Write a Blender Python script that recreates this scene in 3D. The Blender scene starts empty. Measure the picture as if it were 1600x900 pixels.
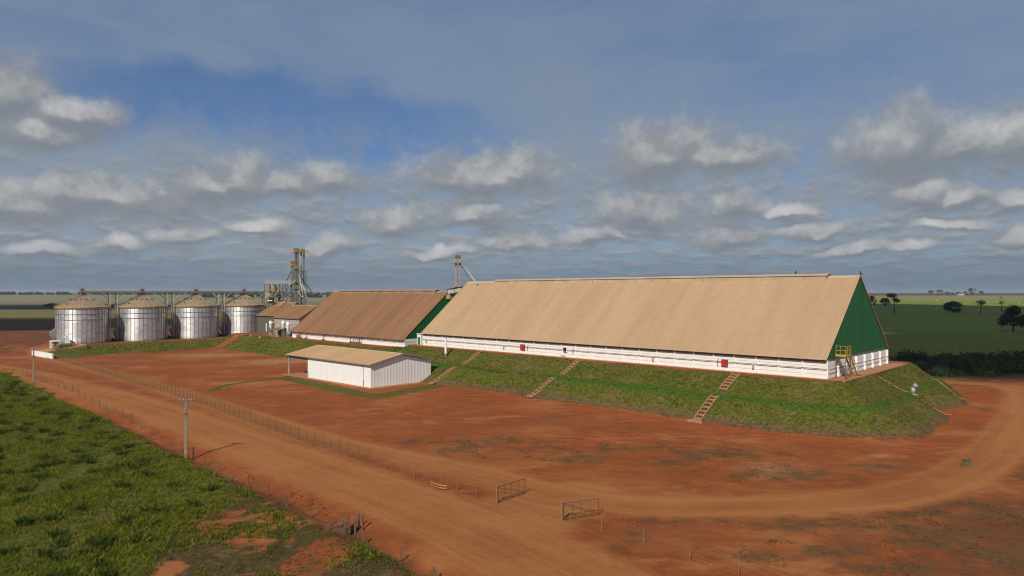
import bpy, math, random
import numpy as np
from mathutils import Vector, Matrix
random.seed(7); rng = np.random.default_rng(7)
scene = bpy.context.scene
COL = scene.collection
# ------------------------------------------------------------------ camera
CAM_Z = 22.5; F = 1067.0; HY = 457.0
cam_d = bpy.data.cameras.new('camera'); cam = bpy.data.objects.new('camera', cam_d); COL.objects.link(cam)
cam_d.sensor_width = 36.0; cam_d.lens = 36.0 * F / 1600; cam_d.clip_end = 60000; cam_d.clip_start = 0.5
cam.location = (0, 0, CAM_Z); cam.rotation_euler = (math.radians(90) + math.atan((HY - 450) / F), 0, 0)
scene.camera = cam
# ------------------------------------------------------------------ render / colour
scene.render.engine = 'CYCLES'
scene.cycles.use_denoising = True
scene.cycles.max_bounces = 6; scene.cycles.diffuse_bounces = 2; scene.cycles.glossy_bounces = 2
scene.cycles.volume_bounces = 0; scene.cycles.filter_width = 1.1
scene.view_settings.view_transform = 'Standard'; scene.view_settings.look = 'None'
scene.view_settings.exposure = 0.0; scene.view_settings.gamma = 1.0
# ------------------------------------------------------------------ sun
SUN_EL = math.radians(39); SUN_H = Vector((-.36, -.93)).normalized()       # horizontal direction towards the sun
SUN_TO = Vector((SUN_H.x * math.cos(SUN_EL), SUN_H.y * math.cos(SUN_EL), math.sin(SUN_EL)))
sd = bpy.data.lights.new('sun', 'SUN'); sd.energy = 4.3; sd.angle = math.radians(0.6); sd.color = (1.0, 0.925, 0.81)
sun = bpy.data.objects.new('sun', sd); COL.objects.link(sun)
sun.rotation_euler = SUN_TO.to_track_quat('Z', 'Y').to_euler(); sun.location = (0, -50, 200)
# ------------------------------------------------------------------ node helper
class NT:
    def __init__(s, tree): s.t = tree; s.n = tree.nodes; s.l = tree.links
    def inp(s, sock, v):
        if isinstance(v, bpy.types.NodeSocket): s.l.new(v, sock)
        elif v is not None:
            try: sock.default_value = v
            except Exception: sock.default_value = (v, v, v) if not hasattr(v, '__len__') else tuple(v) + (1.0,)
    def m(s, op, a, b=None, c=None, clamp=False):
        n = s.n.new('ShaderNodeMath'); n.operation = op; n.use_clamp = clamp
        s.inp(n.inputs[0], a); s.inp(n.inputs[1], b)
        if c is not None: s.inp(n.inputs[2], c)
        return n.outputs[0]
    def v(s, op, a, b=None, c=None):
        n = s.n.new('ShaderNodeVectorMath'); n.operation = op
        s.inp(n.inputs[0], a)
        if b is not None: s.inp(n.inputs[1], b)
        if c is not None: s.inp(n.inputs[2], c)
        return n.outputs['Value'] if op in ('LENGTH', 'DOT_PRODUCT', 'DISTANCE') else n.outputs['Vector']
    def scale(s, a, k):
        n = s.n.new('ShaderNodeVectorMath'); n.operation = 'SCALE'; s.inp(n.inputs[0], a); s.inp(n.inputs['Scale'], k); return n.outputs[0]
    def noise(s, vec, sc, det=4, rough=.55, dist=0.0, out='Fac'):
        n = s.n.new('ShaderNodeTexNoise'); s.inp(n.inputs['Vector'], vec); s.inp(n.inputs['Scale'], sc)
        n.inputs['Detail'].default_value = det; n.inputs['Roughness'].default_value = rough; n.inputs['Distortion'].default_value = dist
        return n.outputs[out]
    def ss(s, x, lo, hi, a=0.0, b=1.0):
        n = s.n.new('ShaderNodeMapRange'); n.interpolation_type = 'SMOOTHSTEP'
        s.inp(n.inputs['Value'], x); s.inp(n.inputs['From Min'], lo); s.inp(n.inputs['From Max'], hi); s.inp(n.inputs['To Min'], a); s.inp(n.inputs['To Max'], b)
        return n.outputs[0]
    def lin(s, x, lo, hi, a=0.0, b=1.0):
        n = s.n.new('ShaderNodeMapRange'); s.inp(n.inputs['Value'], x); s.inp(n.inputs['From Min'], lo); s.inp(n.inputs['From Max'], hi)
        s.inp(n.inputs['To Min'], a); s.inp(n.inputs['To Max'], b); return n.outputs[0]
    def mix(s, f, a, b, mode='MIX'):
        n = s.n.new('ShaderNodeMix'); n.data_type = 'RGBA'; n.blend_type = mode
        s.inp(n.inputs[0], f); s.inp(n.inputs[6], c4(a)); s.inp(n.inputs[7], c4(b)); return n.outputs[2]
    def sep(s, v):
        n = s.n.new('ShaderNodeSeparateXYZ'); s.inp(n.inputs[0], v); return n.outputs
    def comb(s, x, y, z=0.0):
        n = s.n.new('ShaderNodeCombineXYZ'); s.inp(n.inputs[0], x); s.inp(n.inputs[1], y); s.inp(n.inputs[2], z); return n.outputs[0]
    def attr(s, name, out='Fac'):
        n = s.n.new('ShaderNodeAttribute'); n.attribute_name = name; return n.outputs[out]
def c4(c):
    if isinstance(c, bpy.types.NodeSocket): return c
    c = tuple(c); return c if len(c) == 4 else c + (1.0,)
# ------------------------------------------------------------------ world: Nishita sky behind procedural clouds
world = bpy.data.worlds.new('World'); scene.world = world; world.use_nodes = True
wt = world.node_tree; wt.nodes.clear(); W = NT(wt)
SKY_STRENGTH = 0.1
def azel(px, py):
    return math.atan((px - 800) / F), math.atan((HY - py) / F * math.cos(math.atan((px - 800) / F)))
# cumulus clouds as (pixel x, pixel y of the widest level, half width, height above it, height below it)
CUMULI = [(1035,245,98,56,34),(1135,248,85,24,20),(1405,230,92,74,48),(1510,230,90,52,36),(1600,225,80,58,30),
 (1440,308,66,32,24),(1500,312,52,20,14),(760,282,122,42,24),(810,270,62,34,22),(700,285,60,26,18),(1005,338,80,40,22),(1150,330,50,24,14),
 (1140,370,62,20,12),(1280,366,58,18,9),(738,344,56,28,14),(612,352,58,30,14),(375,280,58,44,26),(330,290,75,26,22),
 (515,288,48,26,18),(450,292,60,22,16),(140,300,210,26,34),(20,318,140,44,24),(15,160,75,70,36),(110,172,90,30,26),
 (290,370,62,20,12),(190,380,46,16,9),(405,352,52,16,10),(505,388,46,22,12),(800,380,56,16,10),(1598,310,40,22,16),(1592,374,40,22,12),
 (1420,388,48,12,7),(70,200,110,26,20),(1330,395,70,12,8),(930,372,60,14,9),(1230,335,50,12,10),(690,395,70,12,8),(90,392,80,14,9),(1495,352,70,12,9)]
def build_sky():
    N = W
    geo = N.n.new('ShaderNodeTexCoord'); d = geo.outputs['Generated']
    x, y, z = N.sep(d)[:3]
    az = N.m('ARCTAN2', x, y); el = N.m('ARCSINE', z)
    uv0 = N.comb(az, el)
    grp = bpy.data.node_groups.new('cumulus_field', 'ShaderNodeTree')
    grp.interface.new_socket('uv', in_out='INPUT', socket_type='NodeSocketVector')
    grp.interface.new_socket('d', in_out='OUTPUT', socket_type='NodeSocketFloat')
    G = NT(grp); gi = G.n.new('NodeGroupInput'); go = G.n.new('NodeGroupOutput')
    uv = gi.outputs[0]
    n1 = G.noise(uv, 9.0, 2, .5, out='Color'); n2 = G.noise(uv, 26.0, 6, .62, out='Color')
    w = G.v('ADD', uv, G.scale(G.v('SUBTRACT', n1, (.5, .5, .5)), .052))
    w = G.v('ADD', w, G.scale(G.v('SUBTRACT', n2, (.5, .5, .5)), .028))
    cur = None
    for (px, py, hw, up, dn) in CUMULI:
        hw, up, dn = hw * 1.22, up * 1.25, dn * 1.45
        a, e = azel(px, py); k = math.cos(a) ** 2 / F
        sx = 1 / (hw * k); su = 1 / (up * math.cos(a) / F); r = up / dn
        q = G.v('MULTIPLY_ADD', w, (sx, su, 0), (-a * sx, -e * su, 0))
        q = G.v('MAXIMUM', q, G.v('MULTIPLY', q, (-1, -r, 0)))
        l = G.v('LENGTH', q)
        if cur is None: cur = l
        else: cur = G.m('SMOOTH_MIN', cur, l, .25)
    G.l.new(G.m('SUBTRACT', 1.0, cur), go.inputs[0])
    def field(v):
        n = N.n.new('ShaderNodeGroup'); n.node_tree = grp; N.l.new(v, n.inputs[0]); return n.outputs[0]
    D0 = field(uv0); D1 = field(N.v('ADD', uv0, (-.003, .011, 0)))
    sky = N.n.new('ShaderNodeTexSky'); sky.sky_type = 'NISHITA'; sky.sun_disc = False
    sky.sun_elevation = SUN_EL; sky.sun_rotation = math.atan2(SUN_H.x, SUN_H.y)
    sky.air_density = 1.0; sky.dust_density = 0.6; sky.ozone_density = 2.5; sky.altitude = 700
    K = 1 / SKY_STRENGTH
    base = N.mix(1.0, sky.outputs[0], (.34, .52, .76), 'MULTIPLY')
    # thin high veil, stretched along the wind; a clear gap at the left of the view
    zc = N.m('MAXIMUM', z, 0.0)
    vn = N.noise(N.v('MULTIPLY', uv0, (1.0, 2.6, 1.0)), 2.2, 5, .55, .4)
    vn2 = N.noise(N.v('MULTIPLY', uv0, (1.0, 4.5, 1.0)), 5.0, 6, .6, .8)
    def blob(px, py, hw, hh):
        a, e = azel(px, py); sx = F / hw; sy = F / hh
        return N.ss(N.v('LENGTH', N.v('MULTIPLY_ADD', N.v('ADD', uv0, N.scale(N.v('SUBTRACT', N.noise(uv0, 6, 4, .6, out='Color'), (.5,.5,.5)), .12)), (sx, sy, 0), (-a * sx, -e * sy, 0))), 1.15, .25)
    gap = N.m('MAXIMUM', blob(560, 210, 300, 75), N.m('MULTIPLY', blob(330, 160, 330, 60), .8))
    veil = N.m('ADD', N.m('MULTIPLY', vn, 1.0), N.m('MULTIPLY', vn2, .5))
    veil = N.ss(N.m('SUBTRACT', veil, N.m('MULTIPLY', gap, .62)), .18, .90, .25, .96)
    veilcol = N.mix(N.ss(el, .02, .42), (.262 * K, .325 * K, .40 * K), (.185 * K, .255 * K, .368 * K))
    c = N.mix(veil, base, veilcol)
    # cloud deck towards the horizon: rows of flat clouds crowding together with distance
    def deck(off):
        e2 = N.m('ADD', el, off)
        row = N.m('DIVIDE', .95, N.m('ADD', N.m('MAXIMUM', e2, 0.0), .055))
        vec = N.comb(N.m('MULTIPLY', az, 17.0), row)
        return N.noise(vec, 1.1, 7, .58, .1)
    dk, dk2 = deck(0.0), deck(.005)
    dfac = N.m('MULTIPLY', N.ss(dk, .35, .56), N.m('MULTIPLY', N.ss(el, .30, .10), N.ss(el, .0, .012, .5, 1.0)))
    dsh = N.m('MULTIPLY_ADD', N.m('SUBTRACT', dk, dk2), 4.0, .42, clamp=True)
    dcol = N.mix(dsh, (.20 * K, .235 * K, .275 * K), (.345 * K, .36 * K, .38 * K))
    c = N.mix(N.m('MULTIPLY', dfac, .8), c, dcol)
    # cumuli
    fine = N.m('MULTIPLY', N.m('SUBTRACT', N.noise(uv0, 40, 8, .64), .5), .75)
    Dn = N.m('ADD', D0, fine)
    fac = N.ss(Dn, -.18, .55)
    dd = N.m('SUBTRACT', D0, D1)
    sh = N.m('MULTIPLY_ADD', N.m('DIVIDE', dd, N.m('ADD', N.m('ABSOLUTE', dd), .26)), .62, .33)
    soft = N.m('MULTIPLY', N.m('SUBTRACT', N.noise(N.v('ADD', uv0, (.3, .7, 0)), 17, 7, .60), .5), 1.25)
    sh = N.m('ADD', N.m('ADD', sh, soft), N.m('MULTIPLY', fine, .45), clamp=True)
    cc = N.n.new('ShaderNodeValToRGB'); N.l.new(sh, cc.inputs[0])
    e = cc.color_ramp.elements; e[0].position = .05; e[0].color = (.205 * K, .228 * K, .262 * K, 1); e[1].position = 1.0; e[1].color = (.56 * K, .565 * K, .57 * K, 1)
    m_ = cc.color_ramp.elements.new(.48); m_.color = (.285 * K, .30 * K, .322 * K, 1)
    c = N.mix(N.m('MULTIPLY', fac, N.ss(sh, .0, .5, .80, .97)), c, cc.outputs[0])
    # a few faint smudges of cloud high in the view
    c = N.mix(N.m('MULTIPLY', N.m('MAXIMUM', blob(870, 125, 75, 38), blob(1065, 130, 50, 30)), .22), c, (.235 * K, .275 * K, .33 * K))
    # distant air just above the horizon
    c = N.mix(N.ss(el, .075, -.005, 0, .72), c, (.108 * K, .165 * K, .235 * K))
    bg = N.n.new('ShaderNodeBackground'); bg.inputs['Strength'].default_value = SKY_STRENGTH; N.l.new(c, bg.inputs['Color'])
    out = N.n.new('ShaderNodeOutputWorld'); N.l.new(bg.outputs[0], out.inputs['Surface'])
build_sky()
world.cycles.sampling_method = 'MANUAL'; world.cycles.sample_map_resolution = 512

# ------------------------------------------------------------------ helpers
def U(px, py, z=0.0):
    """ground point at height z seen at photo pixel (px, py)"""
    Y = (CAM_Z - z) * F / (py - HY); return ((px - 800) / F * Y, Y)
S45 = math.hypot(.724, .690); EX = Vector((.724 / S45, -.690 / S45, 0)); EY = Vector((.690 / S45, .724 / S45, 0))
ANG = math.atan2(EX.y, EX.x)          # site axes: u along EX (towards the near right), v along EY (towards the far right)
def SITE(u, v, z=0.0):
    p = EX * u + EY * v; return Vector((p.x, p.y, z))
def uv_of(x, y): return x * EX.x + y * EX.y, x * EY.x + y * EY.y
def tag(o, label=None, cat=None, group=None, kind=None):
    if label: o['label'] = label
    if cat: o['category'] = cat
    if group: o['group'] = group
    if kind: o['kind'] = kind
    return o
def empty(name, loc, rz, label, cat, group=None):
    o = bpy.data.objects.new(name, None); COL.objects.link(o); o.location = loc; o.rotation_euler = (0, 0, rz)
    o.empty_display_size = 1; return tag(o, label, cat, group)
def link(name, mesh, parent=None, loc=None, rz=None, scale=None, mat=None):
    o = bpy.data.objects.new(name, mesh); COL.objects.link(o)
    if parent is not None: o.parent = parent
    if loc is not None: o.location = loc
    if rz is not None: o.rotation_euler = (0, 0, rz)
    if scale is not None: o.scale = scale
    return o
class MB:
    def __init__(s): s.v = []; s.f = []; s.mi = []; s.cur = 0
    def face(s, idx): s.f.append(tuple(idx)); s.mi.append(s.cur)
    def quad(s, a, b, c, d):
        n = len(s.v); s.v += [tuple(a), tuple(b), tuple(c), tuple(d)]; s.face((n, n + 1, n + 2, n + 3)); return s
    def box(s, x0, x1, y0, y1, z0, z1):
        n = len(s.v); s.v += [(x, y, z) for z in (z0, z1) for y in (y0, y1) for x in (x0, x1)]
        for q in ((0, 2, 3, 1), (4, 5, 7, 6), (0, 1, 5, 4), (2, 6, 7, 3), (0, 4, 6, 2), (1, 3, 7, 5)): s.face([n + i for i in q])
        return s
    def tube(s, p0, p1, r0, r1=None, n=6, caps=True):
        p0 = Vector(p0); p1 = Vector(p1); r1 = r0 if r1 is None else r1; d = (p1 - p0)
        if d.length < 1e-6: return s
        d.normalize(); a = d.orthogonal().normalized(); b = d.cross(a); k = len(s.v)
        for p, r in ((p0, r0), (p1, r1)):
            for i in range(n):
                t = 2 * math.pi * i / n + math.pi / n; s.v.append(tuple(p + a * (math.cos(t) * r) + b * (math.sin(t) * r)))
        for i in range(n):
            j = (i + 1) % n; s.face((k + i, k + j, k + n + j, k + n + i))
        if caps: s.face([k + n - 1 - i for i in range(n)]); s.face([k + n + i for i in range(n)])
        return s
    def bar(s, p0, p1, w, h=None):          # rectangular bar between points
        p0 = Vector(p0); p1 = Vector(p1); h = w if h is None else h; d = (p1 - p0).normalized()
        up = Vector((0, 0, 1)) if abs(d.z) < .95 else Vector((1, 0, 0))
        a = d.cross(up).normalized() * (w / 2); b = a.cross(d).normalized() * (h / 2); k = len(s.v)
        for p in (p0, p1):
            for (i, j) in ((-1, -1), (1, -1), (1, 1), (-1, 1)): s.v.append(tuple(p + a * i + b * j))
        for i in range(4):
            j = (i + 1) % 4; s.face((k + i, k + j, k + 4 + j, k + 4 + i))
        s.face((k + 3, k + 2, k + 1, k)); s.face((k + 4, k + 5, k + 6, k + 7)); return s
    def prism(s, pts, y0, y1, axis='y'):     # polygon in x,z extruded along y (or in y,z along x; or x,y along z)
        k = len(s.v); n = len(pts)
        for t in (y0, y1):
            for (a, b) in pts: s.v.append((a, t, b) if axis == 'y' else ((t, a, b) if axis == 'x' else (a, b, t)))
        for i in range(n):
            j = (i + 1) % n; s.face((k + i, k + j, k + n + j, k + n + i))
        s.face([k + n - 1 - i for i in range(n)]); s.face([k + n + i for i in range(n)]); return s
    def lathe(s, prof, n=24, c=(0, 0)):
        k = len(s.v)
        for (r, z) in prof:
            for i in range(n): t = 2 * math.pi * i / n; s.v.append((c[0] + r * math.cos(t), c[1] + r * math.sin(t), z))
        for m in range(len(prof) - 1):
            for i in range(n):
                j = (i + 1) % n; s.face((k + m * n + i, k + m * n + j, k + (m + 1) * n + j, k + (m + 1) * n + i))
        return s
    def mesh(s, name, mat=None, smooth=False):
        m = bpy.data.meshes.new(name); m.from_pydata(s.v, [], s.f); 
        if mat is not None:
            for q in (mat if isinstance(mat, (list, tuple)) else [mat]): m.materials.append(q)
        if len(set(s.mi)) > 1: m.polygons.foreach_set('material_index', s.mi)
        if smooth: m.polygons.foreach_set('use_smooth', [True] * len(s.f))
        m.update(); return m
    def build(s, name, mat, parent=None, smooth=False, loc=None, rz=None): return link(name, s.mesh(name, mat, smooth), parent, loc, rz)
# value noise on numpy arrays
def _h(ix, iy, seed):
    h = (ix.astype(np.int64) * 374761393 + iy.astype(np.int64) * 668265263 + seed * 974711) & 0x7fffffff
    h = ((h ^ (h >> 13)) * 1274126177) & 0x7fffffff
    return ((h ^ (h >> 16)) & 0xffff) / 65535.0
def vnoise(x, y, seed=0):
    ix = np.floor(x); iy = np.floor(y); fx = x - ix; fy = y - iy; fx = fx * fx * (3 - 2 * fx); fy = fy * fy * (3 - 2 * fy)
    a = _h(ix, iy, seed); b = _h(ix + 1, iy, seed); c = _h(ix, iy + 1, seed); d = _h(ix + 1, iy + 1, seed)
    return (a + (b - a) * fx) * (1 - fy) + (c + (d - c) * fx) * fy
def fbm(x, y, sc, octv=4, seed=0):
    r = 0; amp = .5; tot = 0
    for o in range(octv): r = r + amp * vnoise(x / sc, y / sc, seed + o * 17); tot += amp; amp *= .5; sc *= .5
    return r / tot
def sstep(x, a, b): t = np.clip((x - a) / (b - a), 0, 1); return t * t * (3 - 2 * t)
def poly_sd(x, y, pts):
    """signed distance to a polygon, positive inside"""
    x = np.asarray(x, float); y = np.asarray(y, float); d = np.full(x.shape, 1e9); ins = np.zeros(x.shape, bool); n = len(pts)
    for i in range(n):
        (x0, y0), (x1, y1) = pts[i], pts[(i + 1) % n]; ex, ey = x1 - x0, y1 - y0; L = ex * ex + ey * ey + 1e-9
        t = np.clip(((x - x0) * ex + (y - y0) * ey) / L, 0, 1); d = np.minimum(d, (x - x0 - t * ex) ** 2 + (y - y0 - t * ey) ** 2)
        if y0 != y1:
            c = ((y0 > y) != (y1 > y)) & (x < (x1 - x0) * (y - y0) / (y1 - y0) + x0); ins ^= c
    d = np.sqrt(d); return np.where(ins, d, -d)
def line_info(x, y, pts):
    """distance to a polyline, signed side, and length along it"""
    best = np.full(x.shape, 1e18); lat = np.zeros(x.shape); al = np.zeros(x.shape); acc = 0
    for (x0, y0), (x1, y1) in zip(pts[:-1], pts[1:]):
        ex, ey = x1 - x0, y1 - y0; L = math.hypot(ex, ey)
        t = np.clip(((x - x0) * ex + (y - y0) * ey) / (L * L), 0, 1); dx = x - x0 - t * ex; dy = y - y0 - t * ey; d = dx * dx + dy * dy
        m = d < best; best = np.where(m, d, best); s = np.sign(ex * dy - ey * dx)
        lat = np.where(m, s * np.sqrt(d), lat); al = np.where(m, acc + t * L, al); acc += L
    return np.sqrt(best), lat, al
def smooth_line(pts, n=6):
    out = []
    P = [pts[0]] + list(pts) + [pts[-1]]
    for i in range(1, len(P) - 2):
        p0, p1, p2, p3 = [np.array(q, float) for q in P[i - 1:i + 3]]
        for k in range(n):
            t = k / n; out.append(tuple(.5 * ((2 * p1) + (-p0 + p2) * t + (2 * p0 - 5 * p1 + 4 * p2 - p3) * t * t + (-p0 + 3 * p1 - 3 * p2 + p3) * t ** 3)))
    out.append(tuple(pts[-1])); return out
# ------------------------------------------------------------------ terrain layout (metres, unprojected once from the photo)
PAD_A = (-160.5, -40.8, 124.4, 172.0, 7.0)     # u0,u1,v0,v1,z : big warehouse platform
PAD_B = (-283.0, -164.0, 126.5, 240.0, 5.3)
PAD_C = (-306.0, -286.0, 60.0, 240.0, 3.5)
ROAD_C = [U(-260, 545), U(0, 578), U(120, 607), U(250, 642), U(450, 716), U(620, 777), U(760, 834), U(900, 905), U(1100, 1030), U(1500, 1300)]
ROAD_C = smooth_line(ROAD_C)
TRACK = smooth_line([U(60, 553), U(90, 562), U(200, 590), U(330, 630), U(480, 678), U(620, 711), U(760, 742), U(880, 772), U(1000, 789), U(1150, 791), U(1300, 785), U(1420, 768), U(1515, 735), U(1566, 690), U(1592, 650), U(1600, 622), U(1580, 606), U(1540, 600), U(1480, 597), U(1300, 592)])
GATE_LINK = smooth_line([U(760, 850), U(810, 805), U(860, 785), U(900, 775)])
FIELD = [U(-60, 560), U(0, 579), U(60, 606), U(120, 634), U(200, 676), U(275, 714), U(340, 742), U(371, 762), U(362, 782), U(318, 806), U(285, 832), U(262, 868), U(225, 905), U(150, 990), U(-300, 1000), U(-1500, 900), U(-1200, 640)]
SHRUBBY = [U(371, 762), U(420, 790), U(500, 838), U(560, 850), U(620, 880), U(680, 925), U(600, 1000), U(150, 990), U(225, 905), U(262, 868), U(300, 820), U(362, 782)]
STRIP_N = smooth_line([U(330, 612), U(348, 603), U(385, 597), U(440, 590), U(462, 584)])
STRIP_W = smooth_line([U(455, 592), U(500, 602), U(545, 612), U(590, 618), U(640, 610), U(690, 601), U(715, 598)])
SCRUB = [(790,690,60,9),(850,700,45,7),(735,705,60,8),(700,690,40,7),(960,700,40,7),(1010,700,60,5),(640,690,25,5),(905,716,62,11),(745,695,45,8),(1120,708,95,14),(1230,742,120,12),(1060,722,40,8),(1540,640,16,6),(1370,728,60,6),(1540,700,22,6),
 (1250,822,100,12),(1390,820,80,14),(1470,842,120,22),(1300,860,90,16),(1560,800,70,22),(1180,870,70,12),(1400,885,120,14),(1560,870,90,28),
 (1010,812,30,6),(1060,815,40,5),(1130,812,50,5),(1240,810,60,6),(990,835,22,5),(1430,800,90,7),(700,722,14,5),(640,716,14,4),(595,712,18,3),(660,728,14,4),(1080,855,30,6),(1300,800,60,4),(1590,740,22,10)]
PALE = [(1205,732,38,9),(430,565,60,5),(370,598,40,3),(330,555,60,3),(1380,712,30,3),(560,585,30,3)]
RED = [(600,560,300,60),(760,630,260,14),(1300,680,220,14),(900,690,160,16),(1450,650,50,20)]
def rectd(u, v, P, r=0.0):
    du = np.maximum(P[0] - u, u - P[1]); dv = np.maximum(P[2] - v, v - P[3])
    return np.minimum(np.maximum(du, dv), 0) + np.hypot(np.maximum(du, 0), np.maximum(dv, 0))
def two_tier(d): return np.interp(d, [-1, 0, .6, 6.3, 7.2, 9.2, 15.2, 16.4, 60], [7, 7, 6.8, 4.05, 3.8, 3.65, .45, 0, 0])
def height(x, y):
    x = np.asarray(x, float); y = np.asarray(y, float); u, v = uv_of(x, y)
    wob = (fbm(x, y, 14, 3, 3) - .5) * 2.8
    dA = rectd(u, v, PAD_A); end = sstep(u, -44, -38)
    dA = dA + end * (2.2 + 2.4 * np.exp(-((v - 149) / 5) ** 2) + 3.6 * sstep(v, 138, 172) - 1.6 * np.exp(-((v - 162) / 6.) ** 2)) * np.clip(dA / 9, 0, 1) + wob * np.clip(dA / 3, 0, 1)
    zA = two_tier(dA)
    dB = rectd(u, v, PAD_B) + wob * .6; zB = np.interp(dB, [-1, 0, 1, 9, 11, 60], [5.3, 5.3, 5.0, .6, 0, 0])
    dC = rectd(u, v, PAD_C) + wob * .4
    run = 8.5 + 5.5 * (1 - sstep(v, 64, 84)) * (u > -300) + 26 * np.maximum(sstep(v, 118, 132), 1.6 * sstep(-u, 300, 304))
    t = np.clip(dC / run, 0, 1); zC = 3.5 * (1 - t * t * (3 - 2 * t) * .35 - t * .65)
    zC = np.minimum(zC, np.interp(v, [57, 60.0, 61.0, 68], [0, 0, 1.7, 3.5]))
    z = np.maximum(np.maximum(zA, zB), zC)
    hump = (fbm(x, y, 5, 3, 11) - .5)
    on = sstep(z, .3, 1.2) * (1 - sstep(-np.minimum(np.minimum(dA, dB), dC), -.6, .4))
    z = z + hump * .55 * on
    r = np.hypot(x, y)
    dr, lat, al = line_info(x, y, ROAD_C); near = 1 - sstep(r, 350, 600)
    z = z + near * (1 - on) * (fbm(x, y, 9, 4, 5) - .5) * .16 * (np.minimum(np.minimum(dA, dB), dC) > 0)
    # shallow roadside ditch with a rough bank on the grass side, low berm beside the fence
    sh = -lat
    z = z + near * (-.55 * np.exp(-((sh - 8.7) / 1.3) ** 2) * (.6 + .8 * fbm(x, y, 4, 3, 8)) + .3 * np.exp(-((sh - 11.5) / 1.6) ** 2) * (.4 + fbm(x, y, 3, 3, 9)))
    fsd = poly_sd(x, y, FIELD); z = z + near * sstep(fsd, 0, 6) * (fbm(x, y, 6, 3, 21) - .3) * .5
    far = sstep(y, 1200, 3500) * 13
    return z + far, dict(dA=dA, dB=dB, dC=dC, u=u, v=v, lat=lat, al=al, dr=dr, fsd=fsd, on=on)
def hz(x, y): return float(height(np.array([x]), np.array([y]))[0][0])
def blobs(x, y, L):
    Y = np.maximum(y, 1.0); px = 800 + F * x / Y; py = HY + F * CAM_Z / Y; r = np.zeros(x.shape)
    # every entry is a patch on the ground: centre and size are converted to metres first
    for (cx, cy, hw, hh) in L:
        X, Yc = U(cx, cy); a = hw / F * Yc; b = hh * Yc * Yc / (F * CAM_Z)
        r = np.maximum(r, np.exp(-(((x - X) / a) ** 2 + ((y - Yc) / b) ** 2)))
    return r
def masks(x, y):
    z, q = height(x, y); u, v = q['u'], q['v']
    # grass: >0 inside, metres-ish
    g = np.clip(q['fsd'], -8, 8)
    slopeA = np.minimum(q['dA'] - .2, 16.2 - q['dA']) 
    slopeB = np.minimum(q['dB'] - .2, 10.5 - q['dB']) - 6 * (u < -272) 
    slopeB = np.where((u > -272) & (u < -160), slopeB, -8)
    slopeC = np.where(v < 126, np.minimum(q['dC'] - .6, 8.2 + 5.5 * (1 - sstep(v, 64, 84)) - q['dC']), -8); slopeC = np.where((u > -290) & (v > 60.2), slopeC, -8)
    notC = np.where(q['dA'] < 17, slopeA, -8)
    g = np.maximum(g, np.clip(notC, -8, 8)); 
    g = np.maximum(g, np.clip(slopeB, -8, 8)); g = np.maximum(g, np.clip(slopeC, -8, 8))
    d1 = line_info(x, y, STRIP_N)[0]; d2 = line_info(x, y, STRIP_W)[0]
    g = np.maximum(g, 1.1 - d1); g = np.maximum(g, 2.6 - d2)
    fr = sstep(y, 300, 420)
    field_far = np.where(((x > 60) & (y > 178 + .0 * x) & (q['dA'] > 6)) , np.minimum(np.minimum((y - 182) * .3, 8), 8), -8)
    field_far = np.where((x < 60) & (y > 400), 8, field_far)
    g = np.maximum(g, field_far)
    shr0 = poly_sd(x, y, SHRUBBY); g = np.maximum(g, np.where(shr0 > -1, np.minimum(shr0 + 1.5, (fbm(x, y, 4, 4, 91) - .395) * 14), -8))
    dt, latT, alT = line_info(x, y, TRACK); dg = line_info(x, y, GATE_LINK)[0]
    road = np.maximum(6.3 - q['dr'], np.maximum(4.1 - dt, 6.5 - dg)); road = np.clip(road, -6, 6)
    useT = (4.1 - dt) > (6.3 - q['dr'])
    lat = np.where(useT, latT + 40, q['lat']); al = np.where(useT, alT, q['al'])
    shr = poly_sd(x, y, SHRUBBY); sc = blobs(x, y, SCRUB)
    sc = np.maximum(sc, .62 * sstep(shr, -1, 4)); sc = np.maximum(sc, .5 * np.exp(-((-q['lat'] - 10) / 3.0) ** 2) * (y < 260) * (y > 30))
    sc = np.maximum(sc, .5 * sstep(x, 30, 60) * (1 - sstep(y, 62, 78)))
    pale = blobs(x, y, PALE); red = blobs(x, y, RED)
    red = np.where((shr > 0), .4, red)
    red = np.maximum(red, sstep(q['dA'], 13, 17) * (1 - sstep(q['dA'], 20, 30)) * .8)
    lushA = np.exp(-((q['dA'] - 8.4 + 3 * (fbm(x, y, 7, 3, 97) - .5)) / (1.2 + 1.6 * fbm(x, y, 11, 2, 98))) ** 2) * (.45 + .8 * fbm(x, y, 16, 3, 99)) - .55 * sstep(q['dA'], 0, .8) * (1 - sstep(q['dA'], 4.2, 6.4)) * sstep(fbm(x, y, 9, 3, 95), .36, .56)
    lush = np.where(q['dA'] < 17, lushA, 0) ; lush = np.maximum(lush, sstep(q['fsd'], 0, 3) * .3)
    lush = np.maximum(lush, np.where(slopeC > 0, .35, 0)); lush = np.maximum(lush, np.where(slopeB > 0, .25, 0)); lush = np.maximum(lush, np.where(d2 < 3, .25, 0))
    dark = sstep(x, 14, 55) * (1 - sstep(y, 62, 88))          # cloud shade painted into the soil colour of the near right corner
    dark = np.maximum(dark, .8 * (1 - sstep(x, -140, -110)) * sstep(y, 238, 262) * (1 - sstep(y, 400, 420)) * (q['dC'] > 2))
    dark = np.maximum(dark, .9 * sstep(x, 100, 112) * sstep(y, 166, 180) * (y < 260))
    arc = line_info(x, y, smooth_line([U(600, 752), U(680, 775), U(760, 789), U(840, 782), U(900, 772), U(960, 770)]))[0]; dark = np.maximum(dark, .75 * np.exp(-(arc / 1.1) ** 2))
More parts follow.
